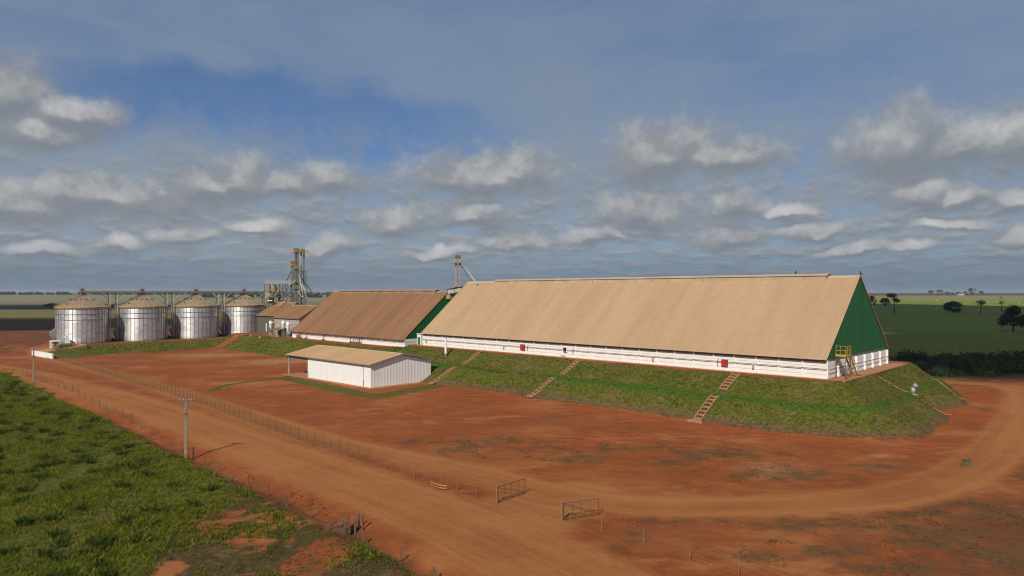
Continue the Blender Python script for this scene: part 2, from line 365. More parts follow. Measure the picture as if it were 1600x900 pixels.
    dark = np.maximum(dark, .55 * np.exp(-((-q['lat'] - 9.5) / 2.2) ** 2) * (y < 240)); dark = np.maximum(dark, .45 * np.exp(-((q['lat'] - 7.2) / 1.2) ** 2) * (y < 200))
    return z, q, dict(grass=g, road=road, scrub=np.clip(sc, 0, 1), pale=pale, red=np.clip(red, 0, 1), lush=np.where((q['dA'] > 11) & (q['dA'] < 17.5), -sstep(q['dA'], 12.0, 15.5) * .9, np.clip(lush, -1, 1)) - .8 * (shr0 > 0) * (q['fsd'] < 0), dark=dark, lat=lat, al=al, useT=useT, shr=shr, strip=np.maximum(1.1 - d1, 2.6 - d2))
def far_colour(x, y):
    """albedo of the distant fields, band by band, and how much it replaces the near ground"""
    n = fbm(x, y * .35, 260, 3, 31); yy = y * (1 + .03 * (n - .5))
    left = np.array([[400,.060,.024,.012],[552,.060,.026,.012],[566,.066,.056,.017],[640,.078,.074,.020],[915,.084,.072,.026],[930,.026,.034,.016],[1140,.030,.036,.019],[1160,.10,.088,.045],[1450,.088,.080,.040],[1480,.13,.112,.062],[1750,.082,.082,.042],[1790,.11,.10,.056],[3050,.098,.098,.055],[3200,.03,.05,.04],[15000,.03,.05,.045]])
    right = np.array([[180,.038,.014,.008],[205,.048,.024,.012],[250,.056,.062,.018],[420,.060,.078,.020],[900,.056,.072,.018],[1470,.052,.064,.019],[1490,.17,.21,.050],[2420,.20,.23,.066],[2480,.08,.070,.035],[2560,.22,.135,.082],[2950,.24,.135,.085],[3020,.13,.045,.03],[3450,.13,.06,.04],[3600,.06,.055,.035],[15000,.06,.07,.06]])
    def bands(T): return np.stack([np.interp(yy, T[:, 0], T[:, k]) for k in (1, 2, 3)], -1)
    s = sstep(x / np.maximum(y, 1), -.1, .15)[..., None]; boost = np.where((y > 240) & (y < 1480), 3.0, 1.0)[..., None]; c = bands(left) * 1.9 * (1 - s) + bands(right) * np.where(boost > 1, boost * np.array([1.18, 1.0, .45]), 1.0) * s
    f = np.where(x > 60, sstep(y, 205, 235), sstep(y, 395, 415)); f = np.maximum(f, sstep(np.hypot(x, y), 420, 600))
    return c, f
# ------------------------------------------------------------------ terrain material
def make_mat(name):
    m = bpy.data.materials.new(name); m.use_nodes = True; t = m.node_tree; t.nodes.clear(); N = NT(t)
    b = t.nodes.new('ShaderNodeBsdfPrincipled'); o = t.nodes.new('ShaderNodeOutputMaterial'); t.links.new(b.outputs[0], o.inputs[0]); return m, N, b
def terrain_material():
    m, N, b = make_mat('terrain')
    g = N.n.new('ShaderNodeNewGeometry'); P = g.outputs['Position']
    A = lambda k: N.attr(k)
    n1 = N.noise(P, .07, 5, .55); n2 = N.noise(P, .35, 6, .6); n3 = N.noise(P, 1.8, 6, .65); n4 = N.noise(P, 7.0, 4, .6)
    P2 = N.v('MULTIPLY', N.v('ADD', P, (31, 17, 0)), (1, 1, 1)); n5 = N.noise(P2, .16, 6, .62)
    # bare dirt
    col = N.mix(N.ss(n2, .3, .7), (.265, .074, .018), (.205, .053, .014))
    col = N.mix(N.m('MULTIPLY', N.ss(n1, .42, .64), .6), col, (.315, .112, .033))
    col = N.mix(N.m('MULTIPLY', A('red'), N.ss(n5, .35, .6, .12, .72)), col, (.33, .068, .017))
    col = N.mix(N.m('MULTIPLY', N.ss(n5, .52, .68), .35), col, (.165, .068, .026))
    col = N.mix(N.m('MULTIPLY', A('pale'), N.ss(N.m('ADD', n2, N.m('MULTIPLY', n3, .5)), .55, .85, .25, .95)), col, (.40, .215, .11))
    dk = A('dark'); col = N.mix(N.m('MULTIPLY', dk, N.ss(N.m('ADD', n2, N.m('MULTIPLY', dk, .40)), .38, .85)), col, (.105, .038, .018))  # dark soil patches, plus the shade painted into the near right corner
    n6 = N.noise(N.v('MULTIPLY', N.v('ADD', P, (5, 90, 0)), (.55, 1, 1)), .55, 7, .68)
    col = N.mix(N.m('MULTIPLY', N.ss(n6, .50, .62), .42), col, (.140, .055, .023)); col = N.mix(N.m('MULTIPLY', N.ss(n6, .46, .34), .30), col, (.345, .135, .046))
    n7 = N.noise(N.v('MULTIPLY', N.v('ADD', P, (50, 9, 0)), (.6, 1, 1)), .10, 9, .70)
    col = N.mix(N.m('MULTIPLY', N.ss(n7, .51, .61), .45), col, (.165, .062, .025)); col = N.mix(N.m('MULTIPLY', N.ss(n7, .46, .38), .5), col, (.350, .150, .058))
    # fine litter specks
    v = N.n.new('ShaderNodeTexVoronoi'); N.l.new(P, v.inputs['Vector']); v.inputs['Scale'].default_value = 1.3
    speck = N.m('MULTIPLY', N.ss(v.outputs['Distance'], .09, .05), N.ss(n2, .50, .60))
    col = N.mix(N.m('MULTIPLY', speck, .7), col, (.42, .33, .26))
    # roads
    lat, al = A('lat'), A('al'); sv = N.comb(N.m('MULTIPLY', lat, 1.0), N.m('MULTIPLY', al, .03))
    s1 = N.noise(sv, .42, 5, .6); s2 = N.noise(sv, 2.4, 5, .65)
    rc = N.mix(N.ss(s1, .34, .66), (.262, .095, .028), (.345, .140, .044))
    rc = N.mix(N.m('MULTIPLY', N.ss(s2, .55, .72), .35), rc, (.19, .072, .026))
    rc = N.mix(N.m('MULTIPLY', N.ss(n1, .4, .6), .35), rc, (.375, .165, .056))
    s3 = N.noise(N.comb(lat, N.m('MULTIPLY', al, .012)), 6.5, 3, .5); rc = N.mix(N.m('MULTIPLY', N.ss(s3, .58, .70), .28), rc, (.17, .066, .024)); rc = N.mix(N.m('MULTIPLY', N.ss(s3, .42, .32), .22), rc, (.37, .175, .066))
    col = N.mix(1.0, col, N.mix(N.m('ADD', N.m('MULTIPLY', n4, .6), N.m('MULTIPLY', n3, .4)), (.62, .60, .58), (1.36, 1.38, 1.40)), 'MULTIPLY'); rc = N.mix(1.0, rc, N.mix(N.noise(N.comb(lat, N.m('MULTIPLY', al, .35)), 3.5, 6, .7), (.74, .73, .72), (1.25, 1.26, 1.27)), 'MULTIPLY')
    rf = N.ss(N.m('ADD', A('road'), N.m('MULTIPLY', N.m('SUBTRACT', N.noise(P, .3, 5, .6), .5), 3.6)), -.7, 1.6)
    col = N.mix(N.m('MULTIPLY', rf, .9), col, rc)
    # sparse scrub on dirt
    sc = A('scrub'); sn = N.m('ADD', N.m('MULTIPLY', n2, .40), N.m('ADD', N.m('MULTIPLY', n3, .34), N.m('MULTIPLY', N.noise(P, 4.2, 5, .7), .26)))
    scf = N.ss(N.m('ADD', sn, N.m('MULTIPLY', sc, .155)), .565, .66)
    scf = N.m('MULTIPLY', scf, N.ss(sc, .05, .3)); scf = N.m('MULTIPLY', scf, N.m('SUBTRACT', 1.0, N.m('MULTIPLY', rf, .85)))
    sccol = N.mix(N.ss(n3, .4, .62), (.082, .046, .018), (.125, .078, .030))
    col = N.mix(N.m('MULTIPLY', scf, .80), col, sccol)
    # grass
    gr = A('grass'); lu = A('lush')
    gf = N.ss(N.m('ADD', gr, N.m('MULTIPLY', N.m('SUBTRACT', N.m('ADD', N.m('MULTIPLY', n2, .6), N.m('MULTIPLY', n3, .4)), .5), 5.0)), -.2, .35)
    dry = N.mix(N.ss(n3, .35, .65), (.105, .072, .026), (.18, .125, .046))
    mid = N.mix(N.ss(n3, .35, .65), (.050, .062, .008), (.118, .122, .014))
    lus = N.mix(N.ss(n3, .35, .65), (.036, .076, .008), (.072, .125, .012))
    gc = N.mix(N.ss(N.m('ADD', N.m('MULTIPLY', n5, .6), N.m('MULTIPLY', n2, .4)), .46, .66), mid, dry)
    gc = N.mix(N.ss(N.m('ADD', N.m('MULTIPLY', lu, -1.15), N.m('MULTIPLY', N.m('SUBTRACT', n3, .5), .8)), .3, .95), gc, N.mix(N.ss(n3, .4, .6), (.095, .062, .026), (.15, .098, .044)))
    gc = N.mix(N.ss(N.m('ADD', lu, N.m('MULTIPLY', N.m('SUBTRACT', n2, .5), .8)), .35, .75), gc, lus)
    col = N.mix(gf, col, gc)
    # distant fields
    ff = A('farf'); vp = N.v('MULTIPLY', P, (.35, 1, 1)); fn = N.noise(vp, .02, 6, .6); fn2 = N.noise(P, .25, 5, .6)
    fc = N.mix(1.0, N.attr('farcol', 'Color'), N.mix(N.m('ADD', N.m('MULTIPLY', fn, .5), N.m('MULTIPLY', fn2, .5)), (.35, .35, .35), (1.65, 1.65, 1.65)), 'MULTIPLY')
    col = N.mix(N.ss(N.m('ADD', ff, N.m('MULTIPLY', N.m('SUBTRACT', n2, .5), .4)), .3, .7), col, fc)
    N.l.new(col, b.inputs['Base Color']); b.inputs['Roughness'].default_value = .95; b.inputs['Specular IOR Level'].default_value = .15
    bm = N.n.new('ShaderNodeBump'); bm.inputs['Strength'].default_value = .8; bm.inputs['Distance'].default_value = .5
    hgt = N.m('ADD', N.m('MULTIPLY', n2, .5), N.m('ADD', N.m('MULTIPLY', n3, N.m('MULTIPLY_ADD', gf, .6, .16)), N.m('MULTIPLY', n4, .06)))
    hgt = N.m('ADD', hgt, N.m('MULTIPLY', N.m('MULTIPLY', rf, s2), .12)); N.l.new(hgt, bm.inputs['Height']); N.l.new(bm.outputs[0], b.inputs['Normal'])
    return m
TERR = terrain_material()
def build_terrain():
    near_x = np.arange(-215, 165.01, 1.0); near_y = np.arange(36, 330.01, 1.0)
    def grow(a, s, sgn, lim=14000):
        out = []; st = s; p = a
        while abs(p) < lim: st *= 1.16; p = p + sgn * st; out.append(p)
        return out
    xs = np.array(sorted(grow(-215, 1, -1)) + list(near_x) + grow(165, 1, 1)); ys = np.array(sorted(grow(36, 1, -1)) + list(near_y) + grow(330, 1, 1))
    X, Y = np.meshgrid(xs, ys); nx, ny = len(xs), len(ys); X = X.ravel(); Y = Y.ravel()
    z, q, mk = masks(X, Y); fc, ff = far_colour(X, Y)
    co = np.stack([X, Y, z], -1)
    # vertex normals of the whole sheet, so that the pieces meet without a seam
    Z = z.reshape(ny, nx); gy, gx = np.gradient(Z, ys, xs); nrm = np.stack([-gx.ravel(), -gy.ravel(), np.ones(nx * ny)], -1); nrm /= np.linalg.norm(nrm, axis=1)[:, None]
    i = np.arange(nx * ny).reshape(ny, nx); quads = np.stack([i[:-1, :-1].ravel(), i[:-1, 1:].ravel(), i[1:, 1:].ravel(), i[1:, :-1].ravel()], -1)
    fm = lambda a: a[quads].mean(1)
    road = fm(mk['road']) > 0; useT = fm(mk['useT'].astype(float)) > .5
    emb = (fm(q['dA']) < 16.5) & (fm(q['dA']) > .0) | (fm(q['on']) > .3)
    pad = (fm(q['dA']) <= 0) | (fm(q['dB']) <= 0) | (fm(q['dC']) <= 0)
    field = fm(q['fsd']) > 0; farm = (fm(ff) > .5) & ~emb; strip = fm(mk['strip']) > 0
    cat = np.zeros(len(quads), int); cat[farm] = 5; cat[strip & ~emb] = 6; cat[field] = 4; cat[road & useT] = 3; cat[road & ~useT] = 2; cat[emb] = 1; cat[pad] = 7
    info = {0: ('ground', 'bare red dirt yard around the shed and the warehouses'), 1: ('embankment', 'grassy stepped embankment under the warehouses and silos'), 2: ('dirt_road', 'wide straight orange dirt road between the two fences'),
            3: ('dirt_track', 'dirt track curving round the yard inside the fence'), 4: ('pasture', 'overgrown green pasture beside the straight dirt road'), 5: ('farmland', 'flat fields and pasture reaching the horizon'),
            6: ('grass_verge', 'mown grass strip round the small white shed'), 7: ('platform', 'raised dirt platforms the warehouses and silos stand on')}
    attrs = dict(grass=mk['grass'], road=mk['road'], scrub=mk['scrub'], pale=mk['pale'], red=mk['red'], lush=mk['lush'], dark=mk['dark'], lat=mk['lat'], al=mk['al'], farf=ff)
    for c, (nm, lab) in info.items():
        f = quads[cat == c]
        if not len(f): continue
        used, inv = np.unique(f, return_inverse=True); inv = inv.reshape(f.shape)
        m = bpy.data.meshes.new(nm); m.vertices.add(len(used)); m.vertices.foreach_set('co', co[used].ravel())
        m.loops.add(inv.size); m.loops.foreach_set('vertex_index', inv.ravel().astype(np.int32)); m.polygons.add(len(f)); m.polygons.foreach_set('loop_start', np.arange(0, inv.size, 4, dtype=np.int32))
        m.update(calc_edges=True); m.polygons.foreach_set('use_smooth', np.ones(len(f), bool))
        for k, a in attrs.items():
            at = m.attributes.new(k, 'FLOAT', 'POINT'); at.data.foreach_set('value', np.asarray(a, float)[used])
        at = m.attributes.new('farcol', 'FLOAT_COLOR', 'POINT'); at.data.foreach_set('color', np.concatenate([fc[used], np.ones((len(used), 1))], 1).ravel())
        m.materials.append(TERR); m.normals_split_custom_set_from_vertices(nrm[used].tolist())
        tag(link(nm, m), lab, None, None, 'structure')
build_terrain()
# ------------------------------------------------------------------ object materials
def surf(name, col, col2=None, sc=1.0, rough=.8, metal=0.0, dust=None, dust_h=1.0, stretch=(1, 1, 1), bump=0.0, spec=.3, detail=5, per_obj=0.0, gen=False):
    m, N, b = make_mat(name); tc = N.n.new('ShaderNodeTexCoord'); P = tc.outputs['Object']
    n = N.noise(N.v('MULTIPLY', P, stretch), sc, detail, .6)
    c = N.mix(N.ss(n, .32, .68), col, col2 if col2 else tuple(k * .82 for k in col))
    if per_obj:
        oi = N.n.new('ShaderNodeObjectInfo'); c = N.mix(1.0, c, N.mix(oi.outputs['Random'], (1 - per_obj,) * 3, (1 + per_obj,) * 3), 'MULTIPLY')
    if dust:
        z = N.sep(P)[2]; nn = N.noise(P, 1.7, 5, .65)
        f = N.ss(N.m('ADD', z, N.m('MULTIPLY', N.m('SUBTRACT', nn, .5), -1.6 * dust_h)), dust_h, -.15 * dust_h)
        c = N.mix(N.m('MULTIPLY', f, .75), c, dust)
    N.l.new(c, b.inputs['Base Color']); b.inputs['Metallic'].default_value = metal; b.inputs['Specular IOR Level'].default_value = spec
    r = N.lin(n, .2, .8, rough * .88, min(1, rough * 1.12)); N.l.new(r, b.inputs['Roughness'])
    if bump:
        bm = N.n.new('ShaderNodeBump'); bm.inputs['Strength'].default_value = bump; bm.inputs['Distance'].default_value = .05; N.l.new(n, bm.inputs['Height']); N.l.new(bm.outputs[0], b.inputs['Normal'])
    return m
def roof_mat(name, ca, cb, cc, streak=.5):
    m, N, b = make_mat(name); tc = N.n.new('ShaderNodeTexCoord'); P = tc.outputs['Object']; x, y, z = N.sep(P)[:3]
    down = N.comb(N.m('MULTIPLY', x, 1.0), N.m('MULTIPLY', z, .16))
    s1 = N.noise(down, .16, 5, .6, .3); s2 = N.noise(down, .9, 4, .6); f = N.noise(P, .6, 5, .6)
    cell = N.comb(N.m('FLOOR', N.m('DIVIDE', x, 1.05)), N.m('FLOOR', N.m('DIVIDE', z, .93)))
    wn = N.n.new('ShaderNodeTexWhiteNoise'); wn.noise_dimensions = '2D'; N.l.new(cell, wn.inputs['Vector'])
    c = N.mix(N.ss(s1, .35, .65), ca, cb); c = N.mix(N.m('MULTIPLY', N.ss(s2, .4, .75), streak), c, cc)
    c = N.mix(N.m('MULTIPLY', N.ss(f, .5, .75), .3), c, cb)
    # corrugated sheets: side laps every 1.05 m and slightly different sheets
    lap = N.m('ABSOLUTE', N.m('SUBTRACT', N.m('FRACT', N.m('DIVIDE', x, 1.05)), .5)); lapf = N.ss(lap, .40, .5, 1.0, .965)
    c = N.mix(1.0, c, N.mix(wn.outputs[0], (.98, .98, .98), (1.02, 1.02, 1.02)), 'MULTIPLY'); c = N.mix(1.0, c, N.comb(lapf, lapf, lapf), 'MULTIPLY')
    N.l.new(c, b.inputs['Base Color']); b.inputs['Roughness'].default_value = .88; b.inputs['Specular IOR Level'].default_value = .2
    return m
M = {}
M['white'] = surf('white_paint', (.80, .79, .76), (.745, .735, .70), .8, .75, dust=(.55, .36, .25), dust_h=.14)
M['white_post'] = surf('white_post_paint', (.82, .81, .78), (.74, .72, .69), 1.2, .7, dust=(.50, .27, .16), dust_h=.3)
M['whiteclean'] = surf('white_sheet', (.80, .79, .78), (.76, .75, .74), .5, .55, dust=(.60, .40, .30), dust_h=.22, spec=.4)
M['grey'] = surf('weathered_concrete', (.40, .37, .33), (.30, .27, .24), 1.1, .9, bump=.2)
M['apron'] = surf('dusty_concrete', (.40, .20, .09), (.34, .155, .07), .5, .92)
M['concpale'] = surf('pale_concrete', (.40, .245, .13), (.30, .165, .08), 1.4, .9)
M['roof_tan'] = roof_mat('tan_fibre_roof', (.43, .295, .176), (.385, .258, .152), (.33, .217, .126), .28)
M['roof_brown'] = roof_mat('brown_dusty_roof', (.262, .139, .073), (.215, .110, .057), (.165, .082, .043), .5)
M['roof_orange'] = roof_mat('orange_tan_roof', (.50, .33, .17), (.46, .28, .135), (.40, .23, .105), .4)
M['ridge'] = surf('ridge_cap', (.47, .37, .26), (.40, .30, .20), .3, .85)
M['ridge_brown'] = surf('ridge_cap_brown', (.34, .23, .16), (.24, .15, .10), .3, .85)
M['green'] = surf('green_sheet', (.010, .115, .030), (.009, .098, .026), .25, .5, spec=.35, stretch=(1, 1, .2))
M['greendoor'] = surf('green_door_paint', (.02, .16, .06), None, 1, .5)
M['darkgap'] = surf('dark_gap', (.03, .028, .025), None, 1, .9)
M['rust'] = surf('rusty_steel', (.12, .06, .04), (.18, .09, .05), 3, .8)
M['steel'] = surf('galvanised_steel', (.34, .33, .31), (.25, .235, .21), 1.2, .55, metal=.35)
M['darksteel'] = surf('dull_green_grey_steel', (.135, .145, .115), (.09, .095, .075), 1.2, .65, metal=.1)
M['palepipe'] = surf('pale_pipe', (.52, .49, .43), (.42, .38, .32), 1.2, .55, metal=.1)
M['yellow'] = surf('yellow_paint', (.50, .30, .045), (.42, .24, .04), 2, .6)
M['yellowdull'] = surf('faded_yellow_paint', (.42, .31, .12), (.34, .24, .10), 2, .7)
M['barrieryellow'] = surf('dusty_yellow_paint', (.42, .23, .05), (.32, .165, .045), 2, .7)
M['channel'] = surf('shaded_channel_dirt', (.11, .045, .022), (.07, .03, .015), 2, .95)  # dirt colour darkened to stand for the shade between the drain steps
M['red'] = surf('red_paint', (.48, .025, .03), (.40, .02, .025), 2, .5)
M['black'] = surf('black_paint', (.02, .02, .02), None, 2, .6)
M['greybox'] = surf('grey_box_paint', (.36, .38, .36), (.30, .31, .30), 2, .5)
M['wood'] = surf('weathered_wood', (.17, .115, .075), (.11, .072, .048), 4, .9, stretch=(1, 1, .2))
M['polewood'] = surf('grey_pole_concrete', (.26, .22, .17), (.19, .155, .12), 1.5, .9, dust=(.16, .075, .04), dust_h=1.2)
M['wire'] = surf('fence_wire', (.10, .062, .040), (.08, .05, .03), 2, .6, metal=.3)
M['fencepost'] = surf('slim_fence_post', (.15, .095, .055), (.10, .065, .04), 2, .85)
M['palepost'] = surf('pale_concrete_post', (.27, .17, .10), (.21, .125, .07), 2, .85)
M['barrel'] = surf('brown_grey_tank', (.28, .20, .16), (.22, .15, .11), 2, .6)
M['leaf'] = surf('foliage', (.034, .058, .013), (.062, .092, .02), .5, .8, per_obj=.12, detail=3)
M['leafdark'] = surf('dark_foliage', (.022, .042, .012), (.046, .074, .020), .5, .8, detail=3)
M['leafblue'] = surf('far_foliage', (.030, .055, .020), (.050, .078, .030), .05, .9, detail=3)
M['bark'] = surf('bark', (.10, .075, .055), (.07, .05, .035), 3, .95)
M['cow'] = surf('white_hide', (.74, .70, .62), (.62, .57, .48), 2, .9)
M['cloth'] = surf('scrap_sheet', (.62, .60, .57), None, 2, .8)
def silo_metal():
    m, N, b = make_mat('silo_galvanised_sheet'); tc = N.n.new('ShaderNodeTexCoord'); P = tc.outputs['Object']; oi = N.n.new('ShaderNodeObjectInfo')
    z = N.sep(P)[2]; ring = N.m('FLOOR', N.m('DIVIDE', z, 1.117)); wn = N.n.new('ShaderNodeTexWhiteNoise'); wn.noise_dimensions = '2D'
    N.l.new(N.comb(ring, N.m('MULTIPLY', oi.outputs['Random'], 57.0)), wn.inputs['Vector'])
    n = N.noise(P, .9, 5, .6); c = N.mix(N.ss(n, .3, .7), (.74, .75, .76), (.62, .62, .62))
    c = N.mix(1.0, c, N.mix(wn.outputs[0], (.86, .86, .87), (1.10, 1.10, 1.10)), 'MULTIPLY')
    rust = N.m('MULTIPLY', N.ss(N.noise(N.v('MULTIPLY', P, (1, 1, .3)), .35, 5, .6), .5, .72), .22)
    rust = N.m('MAXIMUM', rust, N.m('MULTIPLY', N.ss(N.m('ADD', z, N.m('MULTIPLY', n, 2.)), 2.2, .6), .7))
    c = N.mix(rust, c, (.30, .21, .165))
    N.l.new(c, b.inputs['Base Color']); b.inputs['Metallic'].default_value = .78
    N.l.new(N.m('ADD', N.lin(n, .2, .8, .33, .46), N.m('MULTIPLY', wn.outputs[0], .05)), b.inputs['Roughness'])
    w = N.n.new('ShaderNodeBump'); w.inputs['Strength'].default_value = .35; w.inputs['Distance'].default_value = .05
    N.l.new(N.m('SINE', N.m('MULTIPLY', z, 2 * math.pi / .279)), w.inputs['Height']); N.l.new(w.outputs[0], b.inputs['Normal'])
    return m
M['silo'] = silo_metal()
M['silobar'] = surf('silo_stiffener_steel', (.25, .245, .24), (.20, .19, .18), 1, .6, metal=.4)
M['siloroof'] = surf('silo_roof_sheet', (.42, .345, .25), (.35, .25, .165), .5, .6, metal=.35)
M['siloeave'] = surf('rust_yellow_eave', (.46, .30, .13), (.36, .23, .11), 1.2, .8)

# ------------------------------------------------------------------ big gabled warehouses
def gable_sheet(w, h0, h1, x, t=.06, rib=1.0):
    """corrugated gable wall in the y-z plane: ribbed panels, real relief"""
    b = MB(); n = int(round(w / (rib / 2))); top = lambda y: h0 + (h1 - h0) * (1 - abs(y - w / 2) / (w / 2))
    pts = []
    for i in range(n + 1):
        y = w * i / n; pts.append((y, x + (t if i % 2 else 0)))
    for (y0, xa), (y1, xb) in zip(pts[:-1], pts[1:]):
        b.quad((xa, y0, h0), (xb, y1, h0), (xb, y1, top(y1)), (xa, y0, top(y0)))
    return b
def roof_slope(L, w, ze, zr, side, over_x, over_y, courses, x0=None, x1=None, thick=.022):
    """one slope built as overlapping courses of sheets, each course a little proud of the one above"""
    b = MB(); x0 = -over_x if x0 is None else x0; x1 = L + over_x if x1 is None else x1
    dz = (zr - ze); half = w / 2 + over_y; nrm = Vector((0, -dz, half)).normalized()
    Y = lambda t: (-over_y + half * t) if side == 0 else (w + over_y - half * t)
    Z = lambda t: ze + dz * t
    for i in range(courses):
        t0 = i / courses; t1 = min(1, (i + 1) / courses + .004); ny = nrm.y if side == 0 else -nrm.y
        lo = thick; hi = thick * .25
        a0 = (Y(t0) + ny * lo, Z(t0) + nrm.z * lo); a1 = (Y(t1) + ny * hi, Z(t1) + nrm.z * hi)
        p = [(x0, a0[0], a0[1]), (x1, a0[0], a0[1]), (x1, a1[0], a1[1]), (x0, a1[0], a1[1])]
        if side: p = p[::-1]
        b.quad(*p); u0 = (Y(t0), Z(t0))
        q = [(x0, u0[0], u0[1]), (x1, u0[0], u0[1]), (x1, a0[0], a0[1]), (x0, a0[0], a0[1])]
        if side: q = q[::-1]
        b.quad(*q)
    # underside and the two verge edges
    e = [(x0, Y(0), Z(0)), (x0, Y(1), Z(1)), (x1, Y(1), Z(1)), (x1, Y(0), Z(0))]; b.quad(*(e if side == 0 else e[::-1]))
    for xx in (x0, x1):
        b.quad((xx, Y(0), Z(0)), (xx, Y(0), Z(0) + thick * 1.4), (xx, Y(1), Z(1) + thick * 1.4), (xx, Y(1), Z(1)))
    return b
def warehouse(label, u0, v0, z, L, Wd, wall_h, eave, ridge, roofm, ridgem, bays_l, bays_w, courses, vent, board_gap=.55, plank_rows=4, white_gap=True):
    root = empty('warehouse', SITE(u0, v0, z), ANG, label, 'warehouse')
    T = .16; bl = L / bays_l; bw = Wd / bays_w
    # core behind the precast boards (keeps the joints closed), then every board and post
    c = MB()
    c.box(0, L, T, T + .1, -.6, wall_h - .02); c.box(0, L, Wd - T - .1, Wd - T, -.6, wall_h - .02)
    c.box(T, T + .1, T + .1, Wd - T - .1, -.6, wall_h - .02); c.box(L - T - .1, L - T, T + .1, Wd - T - .1, -.6, wall_h - .02)
    c.build('wall_core', M['white'], root)
    rows = plank_rows; ph = wall_h / rows; g = .012
    bm_l = MB().box(.13, bl - .13, 0, T - .01, g, ph - g).mesh('wall_board', M['white'])
    for i in range(bays_l):
        for r in range(rows): link('wall_board', bm_l, root, (i * bl, .008 * ((i * 7 + r * 3) % 3), r * ph))
    bm_w = MB().box(0, T - .01, .13, bw - .13, g, ph - g).mesh('wall_board', M['white'])
    for i in range(bays_w):
        for r in range(rows): link('wall_board', bm_w, root, (L - T + .01 - .006 * ((i * 5 + r) % 3), i * bw, r * ph))
    back = MB().box(0, L, Wd - T, Wd, 0, wall_h); back.box(0, T - .01, T, Wd - T, 0, wall_h); back.build('rear_wall', M['white'], root)
    pm = MB(); pm.box(-.13, .13, -.20, .10, -.3, wall_h + .22); pm.prism([(-.20, wall_h + .22), (.10, wall_h + .22), (.10, wall_h + .34)], -.13, .13, 'x'); pm = pm.mesh('wall_post', M['white_post'])
    for i in range(bays_l + 1): link('wall_post', pm, root, (i * bl + (-.02 if i == bays_l else 0), 0, 0))
    pg = MB().box(-.12, .36, -.15, .15, -.3, wall_h + .12).mesh('wall_post', M['white_post'])
    for i in range(1, bays_w + 1): link('wall_post', pg, root, (L, i * bw - (.15 if i == bays_w else 0), 0))
    # strap rods with their shadow gap at mid height
    s = MB(); s.bar((0, -.26, wall_h * .60), (L, -.26, wall_h * .60), .07, .10); s.bar((L + .42, 0, wall_h * .58), (L + .42, Wd, wall_h * .58), .07, .10); s.build('tie_rod', M['rust'], root)
    # sheeting between the boards and the roof line
    sk = MB(); sk.box(.02, L - .02, .35, .42, wall_h - .02, eave + .7); sk.build('eave_sheeting', M['grey'], root)
    gh0 = wall_h + board_gap
    MB().box(L - .42, L - .30, .1, Wd - .1, wall_h - .02, gh0 + .2).build('gable_gap_sheeting', M['grey'], root); MB().box(.3, .42, .1, Wd - .1, wall_h - .02, gh0 + .2).build('gable_gap_sheeting', M['grey'], root)
    rr = ridge - .05
    ge = gable_sheet(Wd, gh0, rr, 0); gm = ge.mesh('gable_wall', M['green'])
    link('gable_wall', gm, root, (L - .02, 0, 0)); link('gable_wall', gm, root, (-.04, 0, 0))
    ox, oy = .12, .85; r0 = roof_slope(L, Wd, eave, ridge, 0, ox, oy, courses); r0.build('roof', roofm, root)
    roof_slope(L, Wd, eave, ridge, 1, ox, oy, courses).build('roof', roofm, root)
    # verge trim
    for xx in (-ox, L + ox):
        vt = MB()
        for (ya, yb) in ((-oy, Wd / 2), (Wd + oy, Wd / 2)): vt.bar((xx, ya, eave + .07), (xx, yb, ridge + .13), .10, .16)
        vt.build('verge_trim', M['ridge'] if roofm is M['roof_tan'] else ridgem, root)
    rc = MB(); rc.prism([(Wd / 2 - .5, ridge - .36), (Wd / 2, ridge + .12), (Wd / 2 + .5, ridge - .36), (Wd / 2, ridge + .02)], -ox, L + ox, 'x'); rc.build('ridge_cap', ridgem, root)
    if vent:
        a, b_ = vent; v = MB(); cy = Wd / 2
        v.box(a, b_, cy - .95, cy + .95, ridge - .9, ridge + .18); v.cur = 0
        v.build('ridge_vent', ridgem, root)
        h = MB(); n = int((b_ - a) / 4.4)
        h.prism([(cy - 1.15, ridge + .20), (cy, ridge + .58), (cy + 1.15, ridge + .20), (cy + 1.15, ridge + .12), (cy, ridge + .50), (cy - 1.15, ridge + .12)], a - .3, b_ + .3, 'x')
        h.build('vent_hood', ridgem, root)
        st = MB()
        for i in range(n + 1):
            x = a + (b_ - a) * i / n; st.bar((x, cy - 1.02, ridge - .9), (x, cy - 1.02, ridge + .12), .08)
        st.build('vent_bracket', M['steel'], root)
    return root
BIG_L, BIG_W, BIG_Z = 113.8, 36.0, 7.0
big = warehouse('largest warehouse with tan corrugated roof and green gable end on the stepped embankment', -157.2, 127.2, BIG_Z, BIG_L, BIG_W, 3.0, 3.45, 18.8, M['roof_tan'], M['ridge'], 26, 7, 30, (12.8, 107.8))
SEC_L = 70.0
sec = warehouse('brown dusty roofed warehouse beyond the largest one, partly hidden by it', -241.5, 131.6, 5.3, SEC_L, 36.0, 2.6, 2.3, 17.6, M['roof_brown'], M['ridge_brown'], 17, 7, 24, (6, 64), plank_rows=3, board_gap=.1)
def on_big(x, y, z): return (x, y, z)
